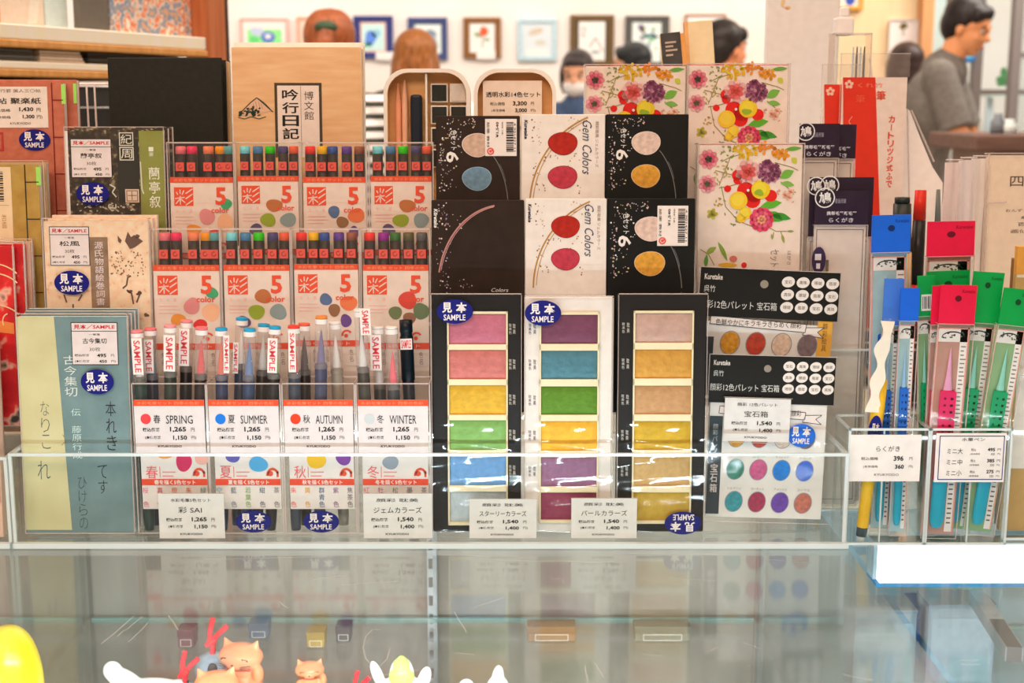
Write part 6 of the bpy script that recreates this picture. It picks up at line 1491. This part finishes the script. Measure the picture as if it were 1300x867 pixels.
def a7(m): m.q(735, 27, 768, 80, ink(240, 228, 222), 1); m.vtxt('山水', 738, 32, 744, 48, BLK, 2); m.line([(748, 60), (756, 48), (762, 58), (766, 66)], 1.2, ink(90, 90, 90), 2); m.ell(756, 66, 6, 2, ink(150, 150, 150), 2)
framed('dark brown-framed ink drawing, left of the two tall ones', 724, 19, 779, 84, (106, 74, 40), 7, (84, 66, 50), a7)
def a8(m):
    m.q(803, 28, 839, 84, ink(226, 226, 230), 1)
    rr = random.Random(2)
    for _ in range(16): m.ell(808 + rr.random() * 26, 33 + rr.random() * 30, 1.5 + rr.random() * 4, 1.2 + rr.random() * 2.4, ink(70 + rr.randrange(90), 74 + rr.randrange(90), 84 + rr.randrange(90)), 2, rr.random() * 3, 10)
framed('dark grey-framed ink splash drawing, right of the two tall ones', 794, 20, 849, 86, (86, 78, 70), 7, (90, 84, 78), a8)
framed('thin brown-framed picture partly behind the cream board', 870, 18, 921, 74, (170, 110, 80), 2.5, (246, 226, 214), lambda m: m.ell(895, 44, 12, 14, ink(220, 200, 190), 1))
framed('small orange-framed picture with a blue shape, high on the timber wall', 1058, -26, 1096, 13, (226, 150, 60), 5, (246, 220, 190), lambda m: m.ell(1080, 0, 6, 7, ink(60, 80, 160), 1), Y=6.57, group=None)
def a9(m): m.ell(1147, 33, 5, 4, ink(110, 90, 40), 1, wob=.2); m.line([(1147, 36), (1147, 45)], 1.6, ink(130, 110, 60), 1)
framed('white poster with a small brown flower on the timber wall', 1130, 24, 1165, 75, (244, 226, 210), 1.5, (248, 228, 212), a9, Y=6.57, group=None)

# ------------------------------------------------------------------ people in the aisle
def skinmat(c): return M(c, .5, 'skin', var=.05, scale=20)
def capsule(b, pts, rad, n=14):
    """A tapered limb: rings along the points, closed by half balls at each end."""
    pts = [Vector(p) for p in pts]
    for i in range(len(pts) - 1):
        A, B = pts[i], pts[i + 1]; L = (B - A).length
        q = (B - A).to_track_quat('Z', 'Y').to_matrix().to_4x4()
        bmesh.ops.create_cone(b, cap_ends=True, segments=n, radius1=rad[i], radius2=rad[i + 1], depth=L, matrix=Matrix.Translation((A + B) / 2) @ q)
    for p, r in zip(pts, rad): bmesh.ops.create_uvsphere(b, u_segments=n, v_segments=10, radius=r, matrix=Matrix.Translation(p))
def ellb(b, c, r, rot=0.0, ax='Y', n=20):
    bmesh.ops.create_uvsphere(b, u_segments=n, v_segments=14, radius=1, matrix=Matrix.Translation(c) @ Matrix.Rotation(rot, 4, ax) @ Matrix.Diagonal((r[0], r[1], r[2], 1)))
def fuse(b, name, mat_, parent, vox, it=4):
    m = MB(); m.bm(b, mat_, True); o = m.build(name, parent)
    r = o.modifiers.new('fuse', 'REMESH'); r.mode = 'VOXEL'; r.voxel_size = vox; r.use_smooth_shade = True
    s_ = o.modifiers.new('smooth', 'SMOOTH'); s_.iterations = it; s_.factor = .5
    return o
def person(label, px, py, Y, yaw, shirt, trousers, hair_c, style, lean=0.0, nod=0.0, arm=(.02, .02), skin=(238, 160, 120), sleeve='short', mask=False, vox=.009, headturn=0.0, shoulders=1.0):
    top = P(px, py, Y); H = top.z
    root = empty('person', label, 'person', (top.x, Y, 0), 'shoppers in the aisle')
    off = -lean * .38 * H
    sk = skinmat(skin)
    def V(f, l, u): return Vector((f * H + lean * max(0, (u - .54)) * H + off, l * H, u * H))
    S = .100 * shoulders
    hc = V(.012, 0, .930)
    Rh = Matrix.Translation(hc) @ Matrix.Rotation(headturn, 4, 'Z') @ Matrix.Rotation(nod, 4, 'Y')
    def hp(f, l, u): return Rh @ Vector((f * H, l * H, u * H))
    def limbs(b, grow, sl_end=1.0, arms=True):
        for s_ in (-1, 1):
            sh = V(0, s_ * S, .812); el = V(arm[0], s_ * (S + .018), .635); wr = V(arm[0] + arm[1] + .02, s_ * (S + .008), .485)
            yield s_, sh, el, wr
    b = bmesh.new()
    capsule(b, [V(0, 0, .55), V(.0, 0, .63), V(-.002, 0, .74), V(-.004, 0, .82)], [.072 * H, .066 * H, .076 * H, .05 * H])
    for s_ in (-1, 1): ellb(b, V(0, s_ * .045, .745), (.058 * H, .055 * H, .085 * H)); ellb(b, V(0, s_ * .045, .54), (.062 * H, .05 * H, .06 * H))
    capsule(b, [V(-.004, 0, .82), V(.004, 0, .885)], [.036 * H, .031 * H])
    for s_, sh, el, wr in limbs(b, 0):
        capsule(b, [sh, el, wr], [.031 * H, .024 * H, .016 * H])
        hd = wr + Vector((.012 * H, 0, -.028 * H)); ellb(b, hd, (.012 * H, .023 * H, .03 * H))
        for k in range(4):
            f0 = hd + Vector((.002 * H, (k - 1.5) * .0105 * H, -.024 * H)); ln = (.036, .044, .041, .032)[k] * H
            capsule(b, [f0, f0 + Vector((.003 * H, 0, -ln * .5)), f0 + Vector((.014 * H, 0, -ln * .95))], [.0056 * H, .0052 * H, .0042 * H], 8)
        t0 = hd + Vector((.004 * H, -s_ * .016 * H, .012 * H)); capsule(b, [t0, t0 + Vector((.012 * H, -s_ * .008 * H, -.02 * H)), t0 + Vector((.018 * H, -s_ * .007 * H, -.036 * H))], [.0072 * H, .0064 * H, .005 * H], 8)
        capsule(b, [Vector((off, s_ * .05 * H, .52 * H)), Vector((off + .008 * H, s_ * .054 * H, .285 * H)), Vector((off - .004 * H, s_ * .056 * H, .05 * H))], [.052 * H, .034 * H, .022 * H])
        capsule(b, [Vector((off - .012 * H, s_ * .056 * H, .024 * H)), Vector((off + .085 * H, s_ * .062 * H, .018 * H))], [.024 * H, .018 * H])
    # head: skull, jaw, chin, nose, ears
    def he(c, r): bmesh.ops.create_uvsphere(b, u_segments=22, v_segments=16, radius=1, matrix=Rh @ Matrix.Translation((c[0] * H, c[1] * H, c[2] * H)) @ Matrix.Diagonal((r[0] * H, r[1] * H, r[2] * H, 1)))
    he((-.004, 0, .014), (.054, .043, .052)); he((.012, 0, -.018), (.041, .036, .048)); he((.030, 0, -.050), (.016, .018, .014)); he((.020, 0, -.040), (.026, .028, .022))
    he((.054, 0, -.014), (.011, .0085, .009)); he((.050, 0, -.002), (.007, .006, .016)); he((.046, 0, -.036), (.008, .013, .006)); he((.043, 0, .010), (.012, .028, .006))
    for s_ in (-1, 1): he((-.002, s_ * .043, -.008), (.010, .005, .016)); he((.034, s_ * .020, -.018), (.014, .012, .012))
    fuse(b, 'body', sk, root, vox * .62, 3)
    # face
    m = MB(); wh = ink(240, 226, 220); dk_ = ink(38, 28, 24)
    for s_ in (-1, 1):
        e = hp(.044, s_ * .018, -.001)
        m.ball(e, (.006 * H, .0085 * H, .0042 * H), M((206, 176, 160), .4, 'eye_white'), 10); m.ball(hp(.048, s_ * .018, -.001), (.0035 * H, .0045 * H, .0040 * H), dk_, 10)
    m.build('eyes', root)
    m = MB()
    for s_ in (-1, 1): m.tube([hp(.049, s_ * .009, .011), hp(.049, s_ * .020, .014), hp(.042, s_ * .030, .011)], [.0022 * H, .0026 * H, .0014 * H], M(hair_c, .6, 'hair'), 6)
    m.build('eyebrows', root)
    if mask:
        b = bmesh.new(); bmesh.ops.create_uvsphere(b, u_segments=20, v_segments=14, radius=1, matrix=Rh @ Matrix.Translation((.018 * H, 0, -.034 * H)) @ Matrix.Diagonal((.044 * H, .041 * H, .030 * H, 1)))
        m = MB(); m.bm(b, paper(246, 232, 226), True)
        for s_ in (-1, 1): m.tube([hp(.03, s_ * .036, -.026), hp(0, s_ * .047, -.012)], .0014 * H, paper(246, 232, 226), 6)
        m.build('face_mask', root)
    else:
        m = MB(); m.tube([hp(.052, -.012, -.036), hp(.0545, 0, -.0365), hp(.052, .012, -.036)], [.0018 * H, .003 * H, .0018 * H], M((196, 96, 80), .5, 'lips'), 8); m.build('mouth', root)
    # hair
    hm = two_tone('hair_%d_%d_%d' % hair_c, [(.3, tuple(int(v * .72) for v in hair_c)), (.7, tuple(min(255, int(v * 1.25)) for v in hair_c))], 60, .42, vec=(3, 3, .5), bump=.4)
    b = bmesh.new()
    def ha(c, r): bmesh.ops.create_uvsphere(b, u_segments=22, v_segments=16, radius=1, matrix=Rh @ Matrix.Translation((c[0] * H, c[1] * H, c[2] * H)) @ Matrix.Diagonal((r[0] * H, r[1] * H, r[2] * H, 1)))
    ha((-.012, 0, .026), (.055, .049, .048)); ha((-.030, 0, .002), (.036, .045, .048))
    if style == 'short':
        for k in range(7): ha((.036 - abs(k - 3) * .004, (k - 3) * .012, .042 - abs(k - 3) * .003), (.016, .009, .018))
        for s_ in (-1, 1): ha((-.008, s_ * .040, .018), (.022, .009, .030))
    elif style == 'long':
        for s_ in (-1, 1): ha((-.014, s_ * .034, -.03), (.034, .022, .07))
        ha((-.034, 0, -.06), (.028, .048, .09)); ha((-.03, 0, .045), (.022, .02, .025))
        for k in range(5): ha((-.052, (k - 2) * .018, -.07), (.012, .011, .075))
    elif style == 'tied':
        for s_ in (-1, 1): ha((-.02, s_ * .012, .022), (.047, .038, .050))
        ha((-.062, 0, .022), (.024, .018, .022)); ha((-.074, .002, -.012), (.020, .021, .045)); ha((-.072, .004, -.055), (.016, .017, .04))
    elif style == 'bob':
        for s_ in (-1, 1): ha((-.008, s_ * .040, -.012), (.034, .016, .05))
        ha((-.032, 0, -.024), (.034, .048, .05)); ha((.03, 0, .036), (.02, .034, .016))
    fuse(b, 'hair', hm, root, vox * .7, 3)
    if style == 'tied':
        m = MB(); m.ball(hp(-.066, 0, .036), (.018 * H, .022 * H, .012 * H), M((60, 74, 50), .6, 'hair_tie'), 12); m.build('hair_tie', root)
    # shirt and trousers
    b = bmesh.new(); g = .009 * H
    capsule(b, [V(0, 0, .50), V(.0, 0, .63), V(-.002, 0, .74), V(-.004, 0, .815)], [.078 * H, .074 * H, .083 * H, .052 * H]); capsule(b, [V(-.004, 0, .82), V(-.003, 0, .838)], [.058 * H, .046 * H])
    for s_ in (-1, 1): ellb(b, V(0, s_ * .046, .745), (.068 * H, .063 * H, .09 * H)); ellb(b, V(0, s_ * .045, .53), (.070 * H, .055 * H, .08 * H)); ellb(b, V(-.004, s_ * .06, .818), (.036 * H, .06 * H, .03 * H))
    for s_, sh, el, wr in limbs(b, 0):
        e2 = sh.lerp(el, .70) if sleeve == 'short' else el
        pts = [sh, e2] + ([wr] if sleeve == 'long' else []); rr_ = [.041 * H, .040 * H] + ([.025 * H] if sleeve == 'long' else [])
        for i in range(len(pts) - 1):
            A, B = pts[i], pts[i + 1]
            bmesh.ops.create_cone(b, cap_ends=True, segments=16, radius1=rr_[i], radius2=rr_[i + 1], depth=(B - A).length, matrix=Matrix.Translation((A + B) / 2) @ (B - A).to_track_quat('Z', 'Y').to_matrix().to_4x4())
        ellb(b, sh, (.041 * H, .041 * H, .041 * H))
    fuse(b, 'shirt', shirt, root, vox * .8, 5)
    b = bmesh.new()
    for s_ in (-1, 1):
        capsule(b, [Vector((off, s_ * .048 * H, .53 * H)), Vector((off + .006 * H, s_ * .054 * H, .285 * H)), Vector((off - .004 * H, s_ * .056 * H, .075 * H))], [.062 * H, .046 * H, .036 * H])
    ellb(b, Vector((off, 0, .54 * H)), (.074 * H, .096 * H, .05 * H))
    fuse(b, 'trousers', trousers, root, vox, 4)
    m = MB()
    for s_ in (-1, 1): m.box(off - .04 * H, off + .11 * H, s_ * .058 * H - .028 * H, s_ * .058 * H + .028 * H, 0.002, .03 * H, M((50, 46, 44), .5, 'shoe'), .012, seg=2)
    m.build('shoes', root)
    root.rotation_euler = (0, 0, yaw)
    return root
def cloth(c, **k): return two_tone('cloth_%d_%d_%d' % c, [(.3, tuple(int(v * .92) for v in c)), (.7, tuple(min(255, int(v * 1.08)) for v in c))], 40, .8, bump=.2)
stripe = bpy.data.materials.new('striped_cloth'); stripe.use_nodes = True
nt = stripe.node_tree; bs = nt.nodes['Principled BSDF']; bs.inputs['Roughness'].default_value = .8
tc = nt.nodes.new('ShaderNodeTexCoord'); wv = nt.nodes.new('ShaderNodeTexWave'); wv.wave_type = 'BANDS'; wv.bands_direction = 'Z'; wv.inputs['Scale'].default_value = 8.5
rp = nt.nodes.new('ShaderNodeValToRGB'); rp.color_ramp.interpolation = 'CONSTANT'; rp.color_ramp.elements[0].color = rgbl((56, 52, 40)); rp.color_ramp.elements[1].position = .45; rp.color_ramp.elements[1].color = rgbl((244, 226, 214))
nt.links.new(tc.outputs['Object'], wv.inputs['Vector']); nt.links.new(wv.outputs['Fac'], rp.inputs['Fac']); nt.links.new(rp.outputs['Color'], bs.inputs['Base Color'])
AW = PI / 2
dark = cloth((60, 58, 66)); beige = cloth((214, 180, 154))
person('person with tied reddish hair in a black and white striped top, seen from behind', 418, 13, 4.2, AW, stripe, dark, (146, 70, 34), 'tied', shoulders=1.05)
person('person with long brown hair seen from behind, right of the cream diaries', 527, 38, 4.8, AW, cloth((246, 222, 212)), dark, (150, 84, 40), 'long')
person('person with dark hair and white face mask in a navy vest, facing the counter', 734, 64, 6.5, -AW - .25, cloth((72, 84, 110)), dark, (58, 44, 42), 'bob', mask=True, nod=.15)
person('person with black hair turned left, in front of the ink splash picture', 806, 54, 6.9, PI - .3, cloth((120, 124, 130)), dark, (34, 34, 34), 'short', mask=True)
person('person with short black hair and brown top, behind the cream board', 918, 25, 5.8, AW - 1.0, cloth((150, 116, 96)), dark, (44, 34, 30), 'short', skin=(236, 140, 96))
person('person with a dark bob in a beige patterned top, left of the man in grey', 1152, 54, 6.32, AW + .2, two_tone('beige_print', [(.4, (190, 150, 130)), (.6, (226, 190, 168))], 60), dark, (58, 38, 32), 'bob')
man = person('person in a grey T-shirt with short black hair, leaning and looking down to the right', 1222, -4, 5.9, -.42, cloth((122, 104, 92)), cloth((70, 64, 62)), (36, 26, 24), 'short', lean=.30, nod=.32, arm=(.12, .09), skin=(240, 148, 96), headturn=-.2, vox=.008, shoulders=.95)
sb = MB(); 
tag_m = paper(206, 190, 176)
# ------------------------------------------------------------------ things seen over the counter at the right
bd = MB(lambda a, b: (a, b), 0)
A, B = P(975, 0, 2.05), P(1061, 150, 2.05)
root = empty('notice_board', 'tall plain white board standing behind the flower boxes', 'board', ((A.x + B.x) / 2, 2.05, 0))
W = (B.x - A.x) / 2
m = MB(lambda px, py: ((px - 1018) * W / 43, P(1018, py, 2.05).z), 0); m.box(-W, W, 0, .02, .03, 1.72, paper(255, 238, 224), .002)
m.ell(993, 3, 2.2, 6, ink(246, 190, 130), 1, .2); m.ell(999, 10, 3.4, 2.4, ink(244, 180, 120), 1); m.line([(992, 8), (999, 12)], 1, ink(236, 170, 120), 1); m.build('panel', root)
m = MB(); m.box(-W - .04, W + .04, -.12, .14, 0.002, .03, M((150, 120, 100), .5, 'stand_wood'), .004); m.build('foot', root)
# clear stand of slim pens
A = P(1081, 22, 1.68)
root = empty('pen_stand', 'tall clear stand with a white top and slim dark pens, behind the red bags', 'pen stand', (A.x, 1.68, RR2))
h = A.z - RR2; m = MB(); m.plates(-.023, .022, -.015, .015, .001, h - .02, .0015, ACRYL, CASEPL_EDGE, 'fblrd'); m.build('clear_box', root)
m = MB(); m.box(-.020, .001, -.013, .013, h - .022, h, paper(250, 240, 236), .003, seg=2); m.box(-.014, -.004, -.008, .008, h, h + .012, paper(250, 240, 236), .002); m.build('white_top', root)
for k in range(4):
    m = MB(); m.tube([(.006 + k * .004, 0, .01), (.004 + k * .0045, 0, h - .05), (.004 + k * .0046, 0, h - .035)], [.0016, .0016, .0007], plastic(96, 84, 84) if k % 2 else plastic(206, 196, 196), 8); m.build('pen', root)
m = MB(); m.tube([(.020, -.018, h - .05), (.032, -.018, h - .12)], .0012, CASEPL_EDGE, 6); m.build('clip_rod', root)
# dark book and cream board displayed behind the flower boxes
p = Prod('display_book', 'dark-covered book tilted on display above the flower boxes', 'book', 843, 41, 868, 1.56, RD, .014, roll=math.radians(-6), lean=0)
W, H = p.w / 2, p.h; m = p.mb(); m.box(-W, W, 0, .002, .0002, H, M((74, 66, 62), .5, 'book_cover', var=.2)); 
for yy, L in ((52, 14), (57, 10), (62, 15), (68, 9)): m.q(848, yy, 848 + L, yy + 2.4, ink(196, 160, 136), 1)
m.build('cover', p.o); m = MB(); m.box(-W, W, .002, .012, .0002, H - .001, paper(246, 190, 130)); m.box(W + .0003, W + .005, .001, .013, .0002, H - .002, paper(240, 156, 80)); m.build('pages', p.o)
p = Prod('cream_board', 'plain cream board leaning beside the dark display book', 'board', 872, 26, 908, 1.585, RD, .012, roll=math.radians(-5), lean=0)
W, H = p.w / 2, p.h; m = p.mb(); m.box(-W, W, 0, .010, .0002, H, paper(250, 206, 160), .001); m.box(-W, -W + .004, -.0006, .0104, .0002, H, paper(240, 170, 110)); m.build('panel', p.o)
# brown counter, shelf with a plant, blue sign
A = P(1236, 171, 4.6); root = empty('service_counter', 'dark brown counter behind the man in grey', 'counter', (A.x + .7, 4.6, 0))
br = two_tone('dark_brown_wood', [(.3, (96, 62, 50)), (.7, (122, 82, 66))], 12, vec=(.5, 4, 4))
m = MB(); m.box(-.7, 1.2, -.02, .5, A.z - .055, A.z, br, .008, seg=2); m.build('counter_top', root)
m = MB(); m.box(-.62, 1.15, .03, .46, .0, A.z - .056, paper(150, 110, 90)); m.build('base', root)
for i, (px, w_, hh, c, n) in enumerate(((1266, .05, .07, (130, 124, 124), 'grey'), (1280, .06, .05, (226, 214, 204), 'white'))):
    q = P(px, 168, 4.75); m = MB(); m.lathe([(0, 0), (w_ * .5, 0), (w_ * .5, hh * .6), (w_ * .3, hh * .8), (w_ * .3, hh), (0, hh)], plastic(*c), 16); o = m.build('table_jar'); o.location = (q.x, 4.75, A.z + .0005); tag(o, 'small %s jar on the dark brown counter' % n, 'jar')
sq = P(1268, 119, 7.7); root = empty('wall_shelf', 'thin pale shelf behind the glass partition at the right', 'shelf', (sq.x + .25, 7.7, 0))
m = MB(); m.box(-.3, .6, 0, .2, sq.z - .02, sq.z, paper(226, 226, 226), .002); m.build('shelf_board', root)
m = MB(); m.box(-.28, -.25, .08, .12, 0, sq.z - .02, paper(206, 200, 196)); m.build('shelf_post', root)
m = MB(); m.box(.5, .53, .08, .12, 0, sq.z - .02, paper(206, 200, 196)); m.build('shelf_post', root)
root = empty('potted_plant', 'small green plant in a white dish on the pale shelf at right', 'plant', (P(1272, 117, 7.8).x, 7.8, sq.z))
m = MB(); m.lathe([(0, .001), (.04, .001), (.055, .04), (.05, .042), (.04, .035), (0, .035)], paper(246, 244, 240), 18); m.build('dish', root)
m = MB(); rr = random.Random(1)
for k in range(16):
    t = rr.random() * 6.3; r_ = .02 + rr.random() * .03; m.ball((r_ * math.cos(t) * .5, r_ * math.sin(t) * .5, .045 + rr.random() * .09), (.018, .012, .02), M((70, 130, 70), .5, 'leaf'), 8)
m.build('foliage', root)
A = P(1231, 68, 7.10); root = empty('hanging_sign', 'rounded blue sign on the glass behind the man in grey', 'sign', (A.x, 7.10, A.z))
m = MB(); m.box(-.036, .036, 0, .06, -.045, .045, M((50, 120, 220), .4, 'plastic', var=.3, scale=18), .02, seg=3); m.ell_ = None
m.build('panel', root); m = MB(); m.box(-.014, .016, -.003, .0, -.02, .015, M((130, 200, 230), .4, 'plastic')); m.build('emblem', root); m = MB(); m.tube([(0, .03, .045), (0, .03, 2.94 - A.z)], .003, steel, 6); m.build('cord', root)
# pale blue-grey side wall between the timber post and the glass
a, b_ = P(1181, 60, 7.5).x, P(1207, 60, 7.5).x
struct(slab('wall_side', a, b_, 7.5, 7.6, 0, 2.95, two_tone('blue_grey_wall', [(.3, (206, 208, 204)), (.7, (222, 222, 216))], 3)))
